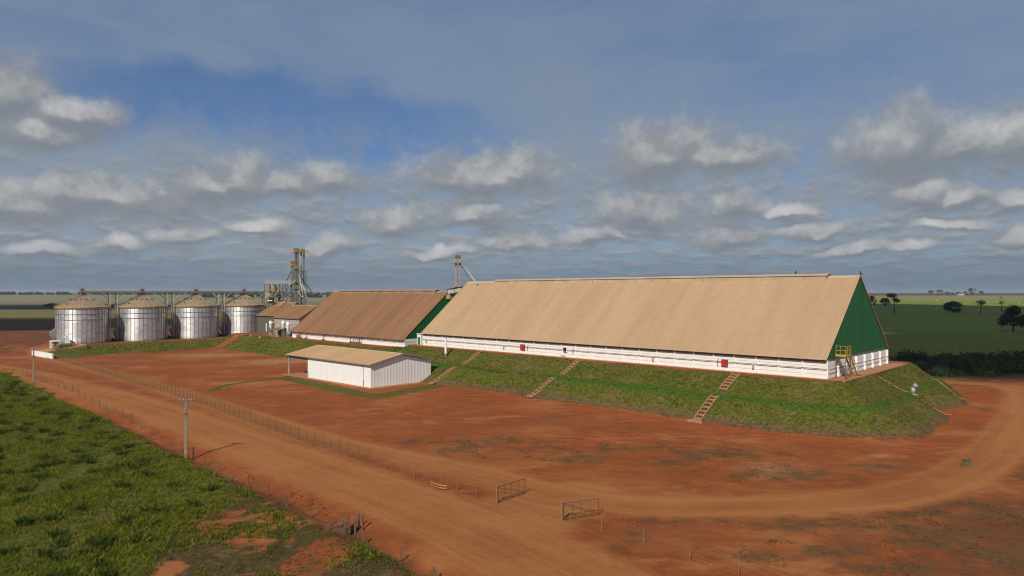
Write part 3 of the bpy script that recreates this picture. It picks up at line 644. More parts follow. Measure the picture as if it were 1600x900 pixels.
# red hatches, dark window, grey boxes, on the front wall
def hatch(x, z0, w, h, mat, name, label=None, parent=big, frame=True):
    b = MB(); b.box(x, x + w, -.36, -.20, z0, z0 + h); o = b.build(name, mat, parent)
    if label: o['label'] = label
    if frame:
        f = MB(); e = .07
        f.box(x - e, x, -.38, -.02, z0 - e, z0 + h + e); f.box(x + w, x + w + e, -.38, -.02, z0 - e, z0 + h + e); f.box(x, x + w, -.38, -.02, z0 - e, z0); f.box(x, x + w, -.38, -.02, z0 + h, z0 + h + e); f.build('frame', M['whiteclean'] if mat is not M['red'] else M['rust'], o)
        hd = MB(); hd.bar((x + w * .75, -.40, z0 + h * .4), (x + w * .75, -.40, z0 + h * .6), .06); hd.build('handle', M['black'], o)
    return o
def big_x(px, v=127.2):          # local x on the front wall from the photo column, worked out in metres
    r = (px - 800) / F; a = (EY.x * v - r * EY.y * v) / (EX.x - r * EX.y); return -a + 157.2
hatch(big_x(814.5), 1.0, 1.3, 1.3, M['red'], 'wall_hatch', 'red hatch near the middle of the wall')
hatch(big_x(1128.5), 1.0, 1.15, 1.15, M['red'], 'wall_hatch', 'red hatch near the drain steps at the right')
hatch(big_x(881.5), 1.35, .95, 1.0, M['black'], 'wall_window', 'small dark window')
for px in (666, 787, 1019.5, 1176): hatch(big_x(px), .9, .35, .75, M['greybox'], 'meter_box', None, big, False)
b = MB(); b.prism([(-.9, 0), (-.3, 0), (-.3, .5)], big_x(878), big_x(878) + 1.1, 'x'); b.build('ground_hatch', M['greybox'], big)
# downpipes with elbows
for px in (1122, 896, 825):
    x = big_x(px); b = MB(); b.tube((x, -.3, 2.1), (x, -.3, .9), .05); b.tube((x, -.3, 2.1), (x + .35, -.3, 2.1), .05); b.build('downpipe', M['rust'], big)
# entrance porch with green door at the far left end
b = MB(); b.box(-2.6, -.9, -.25, 1.5, -.3, 3.25); pr = b.build('porch', M['white'], big)
b = MB(); b.box(-2.25, -1.2, -.33, -.25, 0, 2.35); d = b.build('door', M['greendoor'], big); MB().box(-1.36, -1.30, -.39, -.33, 1.0, 1.2).build('handle', M['black'], d)
MB().box(-2.7, -.82, -.45, 1.6, 3.25, 3.37).build('porch_roof', M['whiteclean'], big)
# concrete apron strips round the walls
b = MB(); b.box(-3, BIG_L + 3.2, -1.15, -.21, -.2, .03); b.box(BIG_L + .37, BIG_L + 3.2, -.21, BIG_W + 3.5, -.2, .03); b.build('apron', M['apron'], big)
b = MB(); b.box(-1, SEC_L + 1, -1.0, -.21, -.2, .03); b.build('apron', M['apron'], sec)
# yellow access stair and platform at the gable end
def gable_stair():
    root = empty('access_stair', SITE(-157.2 + BIG_L + 1.2, 127.2 + 4.2, BIG_Z + .03), ANG, 'yellow steel stair and caged platform against the green gable end', 'stair')
    z = 3.9
    MB().box(-.8, 1.0, -1.3, 1.3, z, z + .1).build('platform', M['yellow'], root)
    t = MB(); t.box(1.0, 1.05, -1.3, 1.3, z, z + .4); t.box(-.8, 1.0, -1.35, -1.3, z, z + .4); t.build('toe_board', M['yellow'], root)
    r = MB()
    for (x, y) in ((-.75, -1.3), (0.1, -1.3), (1.0, -1.3), (1.0, -.45), (1.0, .4), (1.0, 1.3)): r.bar((x, y, z), (x, y, z + 1.9), .05)
    for h in (1.1, 1.9): r.bar((-.75, -1.3, z + h), (1.0, -1.3, z + h), .07); r.bar((1.0, -1.3, z + h), (1.0, 1.3, z + h), .07)
    r.build('railing', M['yellow'], root)
    a = MB()
    for x in (.1, 1.0):
        a.bar((x, 1.3, z), (x, 5.2, 0), .14, .26); a.bar((x, 1.3, z + 1.0), (x, 5.2, 1.0), .07)
        for k in (0, .5, 1): a.bar((x, 1.3 + 3.9 * k, z * (1 - k)), (x, 1.3 + 3.9 * k, z * (1 - k) + 1.0), .06)
    a.build('stringer', M['yellow'], root)
    tm = MB().box(.1, 1.0, -.13, .13, -.02, .03).mesh('tread', M['yellowdull'])
    for i in range(1, 15): link('tread', tm, root, (0, 1.3 + 3.9 * i / 15, z * (1 - i / 15)))
    lg = MB()
    for (x, y) in ((-.7, -1.2), (.95, -1.2), (.95, 1.2)): lg.bar((x, y, -.2), (x, y, z), .12)
    lg.bar((.95, -1.2, .2), (.95, 1.2, z - .2), .07); lg.bar((.95, 1.2, .2), (.95, -1.2, z - .2), .07); lg.build('support_frame', M['rust'], root)
    MB().box(-1.02, -.9, -.45, .45, z + .1, z + 2.1).build('door', M['greendoor'], root)
gable_stair()
# two vultures on the ridge
def bird(loc, rz, label):
    b = MB(); b.lathe([(.0, .10), (.14, .2), (.17, .38), (.10, .56), (.05, .66), (.08, .72), (.05, .80), (.0, .82)], 8)
    b.prism([(.05, .70), (.22, .70), (.05, .76)], -.03, .03); b.prism([(-.10, .42), (-.36, .06), (-.12, .16)], -.07, .07); b.bar((.02, -.06, 0), (.02, -.06, .2), .03); b.bar((.02, .06, 0), (.02, .06, .2), .03)
    tag(link('vulture', b.mesh('vulture', M['black'], True), None, loc, rz), label, 'bird')
bird(SITE(-157.2 + 101.3, 127.2 + 18, BIG_Z + 18.8 + .55), 1.0, 'black vulture perched on the ridge vent hood near its right end')
bird(SITE(-157.2 + 114.0, 127.2 + 18, BIG_Z + 18.8 + .10), 2.4, 'black vulture perched on the peak of the green gable')

# ------------------------------------------------------------------ small white shed in the yard
def shed():
    x, y = U(579.2, 606.3); u, v = uv_of(x, y); L1, L2, Wd = 28.5, 10.6, 18.3
    root = empty('white_shed', SITE(u - L1, v, hz(x, y) - .02), ANG, 'small white metal shed with orange tan roof and an open bay at its left', 'shed')
    H, E, R = 5.35, 5.55, 7.45
    def ribs(n_total, length, along, pos, h0, h1f, name, out):
        pm = None; step = length / n_total
        for i in range(n_total):
            a = i * step; b = MB(); ha, hb = h1f(a), h1f(a + step); mid = a + step * .88
            hm = h1f(mid)
            if along == 'x': b.prism([(a + .015, h0), (a + step - .015, h0), (a + step - .015, hb), (a + .015, ha)], pos, pos + out); b.prism([(a + .02, h0), (a + .10, h0), (a + .10, h1f(a + .1)), (a + .02, ha)], pos - .04 * np.sign(out), pos)
            else: b.prism([(a + .015, h0), (a + step - .015, h0), (a + step - .015, hb), (a + .015, ha)], pos, pos + out, 'x'); b.prism([(a + .02, h0), (a + .10, h0), (a + .10, h1f(a + .1)), (a + .02, ha)], pos, pos - .04 * np.sign(out), 'x')
            b.build(name, M['whiteclean'], root)
    ribs(3, L1, 'x', 0, .06, lambda a: H, 'wall_panel', .12)
    gf = lambda yy: H + (R - E) * (1 - abs(yy - Wd / 2) / (Wd / 2))
    ribs(20, Wd, 'y', L1, .06, gf, 'wall_panel', -.12)
    MB().box(0, L1 - .14, Wd - .12, Wd, .06, H).build('rear_wall', M['whiteclean'], root)
    MB().prism([(.14, .06), (Wd - .14, .06), (Wd - .14, H), (Wd / 2, H + R - E - .05), (.14, H)], .0, .1, 'x').build('partition_wall', M['whiteclean'], root)
    s = MB(); 
    for (ya, yb, sg) in ((-.7, Wd / 2, 1), (Wd + .7, Wd / 2, -1)):
        za = E - .14; pts = [(ya, za), (yb, R), (yb, R + .12), (ya, za + .12)]; s.prism(pts if sg > 0 else pts[::-1], -L2 - .4, L1 + .6, 'x')
    s.build('roof', M['roof_orange'], root)
    t = MB(); 
    for xx in (-L2 - .42, L1 + .62): t.bar((xx, -.72, E - .10), (xx, Wd / 2, R + .05), .06, .26); t.bar((xx, Wd + .72, E - .10), (xx, Wd / 2, R + .05), .06, .26)
    t.bar((-L2 - .4, -.73, E - .09), (L1 + .6, -.73, E - .09), .06, .2); t.build('roof_trim', M['steel'], root)
    MB().prism([(Wd / 2 - .4, R - .0), (Wd / 2, R + .20), (Wd / 2 + .4, R - .0), (Wd / 2, R + .1)], -L2 - .4, L1 + .6, 'x').build('ridge_cap', M['ridge'], root)
    # open bay : columns, lattice eaves beam
    cm = MB().box(-.16, .16, -.16, .16, 0, E - .35).mesh('column', M['grey'])
    for yy in (.2, Wd / 2, Wd - .2): link('column', cm, root, (-L2 + .2, yy, 0))
    lb = MB()
    for yy in (.12, Wd - .12):
        lb.bar((-L2, yy, E - .35), (0, yy, E - .35), .12); lb.bar((-L2, yy, E - 1.05), (0, yy, E - 1.05), .12); n = 12
        for i in range(n): xa = -L2 + L2 * i / n; xb = xa + L2 / n; lb.bar((xa, yy, E - 1.05 if i % 2 else E - .35), (xb, yy, E - .35 if i % 2 else E - 1.05), .08)
    lb.build('lattice_beam', M['steel'], root)
    sh = MB(); sh.box(-L2, -.02, .19, .22, E - 1.0, E - .4); sh.build('eave_panel', M['steel'], root)
    MB().box(-L2 - 1.2, L1 + 1.5, -1.3, Wd + 1.5, -.35, .04).build('apron', M['apron'], root)
    # sliding door rails and handles on the long wall
    for xx in (9.5 + .02, L1 * .9): MB().box(xx, xx + .07, -.09, -.045, .3, 5.2 if xx > 20 else 1.7).build('door_seam', M['steel'], root)
    MB().box(L1 * .9 + .03, L1 * .9 + .12, -.16, -.095, .2, 1.7).build('door_bolt', M['rust'], root)
    MB().box(.55, .63, -.09, -.045, .2, 1.6).build('door_bolt', M['rust'], root)
shed()

# ------------------------------------------------------------------ silos
SR, SH, SRH, NS = 8.5, 13.4, 4.7, 36
def silo_meshes():
    d = {}
    a = 2 * math.pi / NS; b = MB(); seg = 3
    for i in range(seg):
        t0 = -a / 2 + a * i / seg; t1 = t0 + a / seg
        for r, fl in ((SR, 0), (SR - .05, 1)):
            q = [(r * math.cos(t0), r * math.sin(t0), 0), (r * math.cos(t1), r * math.sin(t1), 0), (r * math.cos(t1), r * math.sin(t1), SH), (r * math.cos(t0), r * math.sin(t0), SH)]
            b.quad(*(q if not fl else q[::-1]))
    d['sheet'] = b.mesh('wall_sheet', M['silo'], True); sm_ = d['sheet']; sm_.normals_split_custom_set([((1 if (k // 4) % 2 == 0 else -1) * sm_.vertices[l.vertex_index].co.x / SR, (1 if (k // 4) % 2 == 0 else -1) * sm_.vertices[l.vertex_index].co.y / SR, 0) for k, l in enumerate(sm_.loops)])
    d['bar'] = MB().box(SR - .01, SR + .10, -.05, .05, 0, SH).mesh('stiffener', M['silobar'])
    b = MB(); n = NS * 2
    for i in range(n):
        t0 = 2 * math.pi * i / n; t1 = 2 * math.pi * (i + 1) / n; e = .06
        for (ta, tb, up) in ((t0, t0 + (t1 - t0) * .82, 0), (t0 + (t1 - t0) * .82, t1, e)):
            R = SR + .28; b.quad((R * math.cos(ta), R * math.sin(ta), SH - .05 + up), (R * math.cos(tb), R * math.sin(tb), SH - .05 + up), (.7 * math.cos(tb), .7 * math.sin(tb), SH + SRH + up), (.7 * math.cos(ta), .7 * math.sin(ta), SH + SRH + up))
    d['roof'] = b.mesh('roof', M['siloroof'])
    b = MB()
    for i in range(NS):
        t = 2 * math.pi * i / NS; R = SR + .26; b.bar((R * math.cos(t), R * math.sin(t), SH + .02), (.8 * math.cos(t), .8 * math.sin(t), SH + SRH + .03), .09, .12)
    d['rib'] = b.mesh('roof_rib', M['siloroof'])
    d['eave'] = MB().lathe([(SR + .02, SH - .28), (SR + .34, SH - .28), (SR + .40, SH + .12), (SR - .25, SH + .36), (SR - .2, SH - .02)], 72).mesh('eave_ring', M['siloeave'])
    b = MB()
    for k in range(24):
        t = 2 * math.pi * k / 24; x, y = (SR + .5) * math.cos(t), (SR + .5) * math.sin(t); b.bar((x, y, SH - .1), (x, y, SH + .95), .05)
        t2 = 2 * math.pi * (k + 1) / 24; x2, y2 = (SR + .5) * math.cos(t2), (SR + .5) * math.sin(t2)
        if not (4 < k < 20): continue
        for h in (.5, .95): b.bar((x, y, SH + h), (x2, y2, SH + h), .05)
    d['rail'] = b.mesh('eave_railing', M['yellowdull'])
    b = MB(); b.lathe([(SR + .04, 0), (SR + .20, 0), (SR + .20, .09), (SR + .04, .09)], 72); d['ring'] = b.mesh('wind_ring', M['darksteel'])
    b = MB(); b.lathe([(.9, SH + SRH - .1), (.9, SH + SRH + .35), (.5, SH + SRH + .55), (0, SH + SRH + .6)], 16); d['cap'] = b.mesh('roof_cap', M['steel'])
    b = MB(); b.tube((0, 0, 0), (0, 0, .45), .16, n=8); b.tube((0, 0, .45), (.38, 0, .40), .19, n=8); d['vent'] = b.mesh('roof_vent', M['darksteel'])
    b = MB(); 
    for yy in (-.22, .22): b.bar((SR + .28, yy, .3), (SR + .28, yy, SH + .8), .05)
    for i in range(38): b.bar((SR + .28, -.22, .5 + i * .35), (SR + .28, .22, .5 + i * .35), .03)
    d['ladder'] = b.mesh('ladder', M['steel'])
    b = MB(); b.box(SR + .01, SR + .14, -.55, .55, 0.0, 1.1); d['door'] = b.mesh('access_hatch', M['steel'])
    b = MB(); b.tube((SR + 1.6, -.5, .55), (SR + 1.6, .5, .55), .55, n=16); b.bar((SR - .1, 0, .55), (SR + 1.3, 0, .45), .5, .7); b.box(SR + 1.0, SR + 2.2, -.9, -.55, 0, .6); d['fan'] = b.mesh('aeration_fan', M['darksteel'])
    # twin-bodied discharge chute on the side
    b = MB(); b.prism([(SR - .15, 0.2), (SR + .1, 0.2), (SR + 1.7, 3.0), (SR + 1.7, 4.2), (SR + .4, 5.6), (SR - .15, 5.6)], -.9, .9); d['chute'] = b.mesh('discharge_hood', M['steel'])
    d['base'] = MB().lathe([(0, .0), (SR + .55, 0), (SR + .55, -.5)], 48).mesh('base_slab', M['apron'])
    return d
SM = silo_meshes()
SILO_P = []
def silo(k, label):
    P = SITE(-296.9, 75.1 + 21.0 * k, 0); z = 3.5; SILO_P.append((P.x, P.y, z)); r = empty('grain_silo', (P.x, P.y, z), ANG, label, 'silo', 'round grain silos in a row')
    for i in range(NS):
        t = 2 * math.pi * i / NS; link('wall_sheet', SM['sheet'], r, None, t); 
        link('stiffener', SM['bar'], r, None, t + math.pi / NS)
    for nm in ('roof', 'rib', 'eave', 'rail', 'cap', 'base'):
        o_ = link({'rib': 'roof_rib', 'eave': 'eave_ring', 'rail': 'eave_railing', 'cap': 'roof_cap', 'base': 'base_slab'}.get(nm, nm), SM[nm], r)
        if nm == 'rail': o_['kind'] = 'stuff'
    for zz in (SH - .75, SH - 2.5, SH - 4.5): link('wind_ring', SM['ring'], r, (0, 0, zz))
    for i in range(14):
        t = 2 * math.pi * i / 14 + .1; rad = SR * .47; link('roof_vent', SM['vent'], r, (rad * math.cos(t), rad * math.sin(t), SH + SRH * (1 - (rad - .7) / (SR - .42)) - .12), t)
    for t in (math.radians(-150), math.radians(-60)): 
        for rad in (SR * .8,): link('roof_vent', SM['vent'], r, (rad * math.cos(t), rad * math.sin(t), SH + SRH * .22), t)
    link('ladder', SM['ladder'], r, None, math.radians(20)); link('access_hatch', SM['door'], r, (0, 0, .3), math.radians(-62))
    link('discharge_hood', SM['chute'], r, None, math.radians(-92)); link('aeration_fan', SM['fan'], r, None, math.radians(-78)); link('aeration_fan', SM['fan'], r, None, math.radians(-112))
    return r
silo(0, 'leftmost and widest looking round steel grain silo, beside the low white retaining wall')
silo(1, 'second grain silo from the left, with a dark stain under its eave')
silo(2, 'third round steel grain silo from the left along the bank')
silo(3, 'rightmost of the four steel grain silos, nearest the elevator tower')
# ------------------------------------------------------------------ conveyor gallery over the silos
def gallery():
    u, v0, v1, z = -296.9, 74.0, 158.0, 22.5; P = SITE(u, v0, 3.5); r = empty('conveyor_gallery', P, ANG, 'long grey overhead conveyor and walkway running across the tops of the four silos', 'conveyor'); z -= 3.5; L = v1 - v0
    MB().box(-.35, .35, 0, L, z, z + .65).build('conveyor_trough', M['steel'], r)
    MB().box(-1.35, -.4, 0, L, z - .12, z - .04).build('walkway', M['darksteel'], r)
    MB().box(.42, 1.3, 0, L, z - .12, z - .04).build('walkway', M['darksteel'], r)
    for sx in (-1.35, 1.3):
        b = MB(); n = int(L / 1.4)
        for i in range(n + 1): y = L * i / n; b.bar((sx, y, z - .1), (sx, y, z + 1.15), .05)
        for h in (.6, 1.15): b.bar((sx, 0, z + h), (sx, L, z + h), .05)
        b.build('handrail', M['palepipe'], r)
    b = MB()
    for sx in (-1.2, 1.2): b.bar((sx, 0, z - .25), (sx, L, z - .25), .14, .26)
    b.build('girder', M['darksteel'], r)
    bm = MB(); H = z - .35
    for sx in (-1.2, 1.2):
        for yy in (-1.3, 1.3): bm.bar((sx, yy, 0), (sx, yy, H), .28)
        bm.bar((sx, -1.3, H - 2.2), (sx, -4.0, H), .18); bm.bar((sx, 1.3, H - 2.2), (sx, 4.0, H), .18)
    k = 0
    while k < H - 3: bm.bar((-1.2, -1.3, k), (-1.2, 1.3, k + 2.2), .1); bm.bar((1.2, 1.3, k), (1.2, -1.3, k + 2.2), .1); bm.bar((-1.2, -1.3, k), (1.2, -1.3, k + 2.2), .1); k += 2.2
    tm = bm.mesh('support_trestle', M['palepipe'])
    for i in range(4): link('support_trestle', tm, r, (0, 1.1 + 10.5 + 21 * i, 0))
    for i in range(4):
        b = MB(); y = 1.1 + 21 * i
        b.bar((-1, y - 1, z - 2), (-1, y - 1, z), .1); b.bar((1, y - 1, z - 2), (1, y - 1, z), .1); b.bar((-1, y + 1, z - 2), (-1, y + 1, z), .1); b.bar((1, y + 1, z - 2), (1, y + 1, z), .1)
        b.tube((0, y, z), (0, y, z - 1.3), .45, .2, 10); b.build('silo_spout', M['darksteel'], r)
        b = MB(); b.box(-.5, .5, y - .6, y + .6, z + .65, z + 1.5); b.bar((-.7, y - .7, z + 1.2), (-.7, y - .7, z + 2.5), .08); b.bar((.7, y + .7, z + 1.2), (.7, y + .7, z + 2.5), .08); b.bar((-.7, y - .7, z + 2.5), (.7, y + .7, z + 2.5), .08); b.build('drive_unit', M['darksteel'], r)
gallery()
# ------------------------------------------------------------------ reception sheds between the silos and the brown roof
def gable_shed(u0, v0, z, L, Wd, E, R, label, wallm, roofm):
    r = empty('intake_shed', SITE(u0, v0, z), ANG, label, 'shed'); n = max(2, int(L / 4))
    pm = MB().box(.04, L / n - .04, 0, .14, 0, E - .05).mesh('wall_panel', wallm)
    for i in range(n): link('wall_panel', pm, r, (i * L / n, 0, 0))
    MB().box(0, L, Wd - .15, Wd, 0, E - .05).build('rear_wall', wallm, r)
    for x in (0, L - .12): MB().prism([(.16, 0), (Wd - .16, 0), (Wd - .16, E), (Wd / 2, R - .1), (.16, E)], x, x + .12, 'x').build('gable_wall', wallm, r)
    roof_slope(L, Wd, E, R, 0, .5, .6, 8).build('roof', roofm, r); roof_slope(L, Wd, E, R, 1, .5, .6, 8).build('roof', roofm, r)
    MB().prism([(Wd / 2 - .4, R - .25), (Wd / 2, R + .18), (Wd / 2 + .4, R - .25)], -.5, L + .5, 'x').build('ridge_cap', M['ridge_brown'], r)
    return r
gable_shed(-261.5, 134.5, 5.0, 19.5, 16.0, 7.2, 12.3, 'brown roofed intake shed with grey concrete wall left of the brown warehouse', M['grey'], M['roof_brown'])
gable_shed(-281.5, 137.0, 4.6, 17.5, 17.0, 8.0, 13.6, 'rear brown roofed shed tucked behind the rightmost silo', M['darksteel'], M['roof_brown'])
# ------------------------------------------------------------------ elevator tower
def at_px(px, py, Y): return Vector(((px - 800) / F * Y, Y, CAM_Z + (HY - py) / F * Y))
def ladder_rails(b, x, y, z0, z1, w=.45):
    for s in (-w / 2, w / 2): b.bar((x + s, y, z0), (x + s, y, z1), .05)
    z = z0
    while z < z1: b.bar((x - w / 2, y, z), (x + w / 2, y, z), .03); z += .6
def platform(r, x0, x1, y0, y1, z, mat='yellow'):
    MB().box(x0, x1, y0, y1, z, z + .12).build('platform', M[mat], r)
    b = MB(); 
    for (xa, ya, xb, yb) in ((x0, y0, x1, y0), (x1, y0, x1, y1), (x1, y1, x0, y1), (x0, y1, x0, y0)):
        n = max(1, int(math.hypot(xb - xa, yb - ya) / 1.0))
        for i in range(n): x = xa + (xb - xa) * i / n; y = ya + (yb - ya) * i / n; b.bar((x, y, z), (x, y, z + 1.1), .06)
        for h in (.55, 1.1): b.bar((xa, ya, z + h), (xb, yb, z + h), .06)
    b.build('railing', M[mat], r)
def elevator(label, px, Y, z0, top, trunks=2, gap=.9, w=.55, plats=(), head='round', mat='darksteel', motor=1):
    x = (px - 800) / F * Y; r = empty('bucket_elevator', (x, Y, z0), 0, label, 'grain elevator', 'grain bucket elevators'); H = top - z0
    for i in range(trunks): 
        xx = (i - (trunks - 1) / 2) * gap; b = MB(); b.box(xx - w / 2, xx + w / 2, -w / 2, w / 2, 0, H - 1.2)
        z = 2.4
        while z < H - 1.6: b.box(xx - w / 2 - .06, xx + w / 2 + .06, -w / 2 - .06, w / 2 + .06, z, z + .08); z += 2.4
        b.build('trunk', M[mat], r)
    tw = (trunks - 1) * gap + w; b = MB(); n = 8
    pts = [(-tw / 2 - .1, H - 1.2), (tw / 2 + .1, H - 1.2)] + [((tw / 2 + .1) * math.cos(math.pi * i / n), H - .5 + .55 * math.sin(math.pi * i / n)) for i in range(n + 1)]
    b.prism(pts, -.45, .45); b.build('head', M['darksteel'], r)
    if motor: b = MB(); b.box(-tw / 2 - .9, -tw / 2 - .15, -.5, .5, H - .9, H - .2); b.tube((-tw / 2 - .6, -.9, H - .5), (-tw / 2 - .6, .4, H - .5), .22, n=8); b.build('motor', M['yellow'], r)
    for (h, xa, xb, mt) in plats: platform(r, xa, xb, -1.1, 1.1, h - z0, mt)
    b = MB(); ladder_rails(b, tw / 2 + .4, -.5, 0, H - 1); b.build('ladder', M['steel'], r)
    return r
elevator('tallest bucket elevator with twin green grey trunks and yellow platforms', 463.3, 297, 5.0, 41.9, 2, .9, .75, ((39.9, -2.6, 2.2, 'yellow'), (32.8, -1.2, 1.4, 'yellow'), (24.2, -1.2, 1.6, 'yellowdull')))
elevator('slim bucket elevator just right of the tallest one', 472.8, 299, 5.0, 41.6, 2, 1.15, .5, ((39.9, -1.9, 2.4, 'yellow'),), motor=1)
elevator('shorter bucket elevator left of the tallest one with its yellow motor', 457.6, 301, 5.0, 36.4, 2, .9, .42, ((34.3, -2.8, 1.0, 'yellow'),))
elevator('lone bucket elevator behind the left end of the largest roof', 715.6, 236, 5.0, 35.4, 2, 1.3, .45, ((32.6, -2.6, 1.4, 'yellowdull'), (24.4, -1.8, 1.4, 'yellowdull')), mat='steel', motor=0)
def spout(label, a, b_, Y0, Y1, r, mat, group='grain spouts on the elevator tower'):
    p = at_px(a[0], a[1], Y0); q = at_px(b_[0], b_[1], Y1); m = MB(); m.tube((0, 0, 0), q - p, r, n=8)
    d = (q - p).normalized(); m.tube(-d * .3, d * .3, r * 1.5, n=8); m.tube((q - p) - d * .3, (q - p) + d * .1, r * 1.5, n=8); o = m.build('grain_spout', M[mat], None, True, p); tag(o, label, 'spout', group)
spout('long pale spout falling right from the tower at mid height', (468, 433), (480, 466), 296, 293, .20, 'palepipe')
spout('pale spout on the far right of the tower ending lowest', (472, 446), (483.5, 460), 298, 299, .20, 'palepipe')
spout('short steep pale spout between the two tall trunks and the sheds', (469.5, 440), (473.5, 464), 294.5, 293, .20, 'palepipe')
spout('dark diagonal spout reaching farthest right from the tower', (470, 434), (485.5, 453.5), 300, 304, .17, 'darksteel')
spout('pale spout falling left onto the conveyor deck', (461, 438.5), (453, 446), 295, 297, .22, 'palepipe')
spout('pale low spout ending on the intake shed roof at the left', (453, 461), (436, 478), 296, 288, .18, 'palepipe')
spout('thin pale vertical spout between the two tall elevators', (470.2, 396), (470.8, 436), 298, 297.5, .22, 'palepipe')
spout('pale kinked spout low beside the main trunk', (466.5, 456), (471.5, 464), 294, 293, .16, 'palepipe')
spout('dark diagonal spout left of the shorter elevator', (457, 418), (448.5, 438), 301, 302, .18, 'darksteel')
spout('pale feed pipe from the lone elevator onto the largest roof', (719, 408), (745, 443), 236, 208, .16, 'palepipe', 'feed pipes of the lone elevator')
spout('dark feed pipe beside the pale one below the lone elevator', (718.5, 411), (736, 439.5), 236, 214, .14, 'darksteel', 'feed pipes of the lone elevator')
# lattice support tower round the main elevators
def lattice(label, px, Y, z0, z1, w, d, bay, group=None, bar=.14, mat='darksteel'):
    x = (px - 800) / F * Y; r = empty('lattice_tower', (x, Y, z0), 0, label, 'steel tower', group); H = z1 - z0
    lm = MB().bar((0, 0, 0), (0, 0, H), bar).mesh('tower_leg', M[mat])
    for sx in (-w / 2, w / 2):
        for sy in (-d / 2, d / 2): link('tower_leg', lm, r, (sx, sy, 0))
    b = MB(); k = 0; z = 0
    while z < H - .1:
        z2 = min(H, z + bay)
        for (xa, ya, xb, yb) in ((-w/2, -d/2, w/2, -d/2), (w/2, -d/2, w/2, d/2), (w/2, d/2, -w/2, d/2), (-w/2, d/2, -w/2, -d/2)):
            b.bar((xa, ya, z2), (xb, yb, z2), bar * .6); 
            if k % 2: b.bar((xa, ya, z), (xb, yb, z2), bar * .45)
            else: b.bar((xb, yb, z), (xa, ya, z2), bar * .45)
        z = z2; k += 1
    b.build('bracing', M[mat], r); return r
lattice('open lattice steel tower holding the tall elevators', 468.5, 300, 5, 31.8, 4.6, 3.0, 3.2, bar=.2)
lattice('lattice tower carrying the lone elevator behind the largest warehouse', 715.5, 237.5, 5, 33, 1.7, 1.6, 1.7, bar=.13, mat='steel')
# pre-cleaner building: deck, conveyor bridge, hopper, clad box
def cleaner():
    Y = 300; k = Y / F; x0 = (414 - 800) * k; r = empty('cleaning_house', (x0, Y, 5), 0, 'open steel cleaning house with hopper under a long conveyor deck left of the tower', 'machinery tower'); Z = lambda py: CAM_Z + (HY - py) * k - 5
    X = lambda px: (px - 414) * k
    MB().box(0, X(456), -.9, .9, Z(443.5), Z(441.5)).build('conveyor_deck', M['steel'], r)
    b = MB(); n = 14
    for yy in (-.95, .95):
        for i in range(n + 1): xx = X(456) * i / n; b.bar((xx, yy, Z(443)), (xx, yy, Z(438.8)), .06)
        for p in (438.8, 440.5): b.bar((0, yy, Z(p)), (X(456), yy, Z(p)), .07)
    b.build('handrail', M['palepipe'], r)
    b = MB()
    for xx in (416, 424, 434, 444, 452):
        for yy in (-2.2, 2.2): b.bar((X(xx), yy, 0), (X(xx), yy, Z(443.5)), .24)
    for (a, c) in ((416, 424), (424, 434), (434, 444), (444, 452)):
        for yy in (-2.2, 2.2):
            b.bar((X(a), yy, Z(455)), (X(c), yy, Z(455)), .18); b.bar((X(a), yy, Z(463)), (X(c), yy, Z(463)), .18); b.bar((X(a), yy, Z(455)), (X(c), yy, Z(444)), .12); b.bar((X(c), yy, Z(463)), (X(a), yy, Z(455)), .12)
    b.build('frame', M['darksteel'], r)
    b = MB(); cx, h = X(425.5), X(431.5) - X(425.5)
    b.prism([(cx - h * .5, Z(445)), (cx + h * .5, Z(445)), (cx + h, Z(450)), (cx + h, Z(453)), (cx + h * .3, Z(458)), (cx - h * .3, Z(458)), (cx - h, Z(453)), (cx - h, Z(450))][::-1], -1.6, 1.6); b.build('hopper', M['yellowdull'], r)
    b = MB(); b.prism([(X(417), Z(471)), (X(424), Z(471)), (X(425), Z(457)), (X(418), Z(457))], -2.6, -2.3); b.build('cladding', M['steel'], r)
    b = MB(); b.prism([(X(430), Z(476)), (X(445), Z(476)), (X(441), Z(460)), (X(434), Z(458))], 2.4, 2.7); b.build('rear_cladding', M['steel'], r)
    b = MB(); b.box(X(424), X(431), -3.4, -2.4, Z(474), Z(464.5)); o = b.build('machine', M['black'], r); MB().box(X(423.5), X(430), -3.7, -2.3, Z(470.2), Z(469)).build('hood', M['whiteclean'], o)
    b = MB()
    for (a, c) in (((424, 452), (407, 466)), ((432, 455), (418, 468)), ((441, 447), (434, 461))): b.tube((X(a[0]), -2, Z(a[1])), (X(c[0]), -3, Z(c[1])), .16, n=6)
    b.build('chute', M['yellowdull'], r)
    b = MB()
    for i in range(9): b.bar((X(436 + i * 2), -1.5, Z(448 - (i % 2) * 4)), (X(438 + i * 2), 1.5, Z(458)), .1)
    b.build('pipework', M['palepipe'], r)
cleaner()
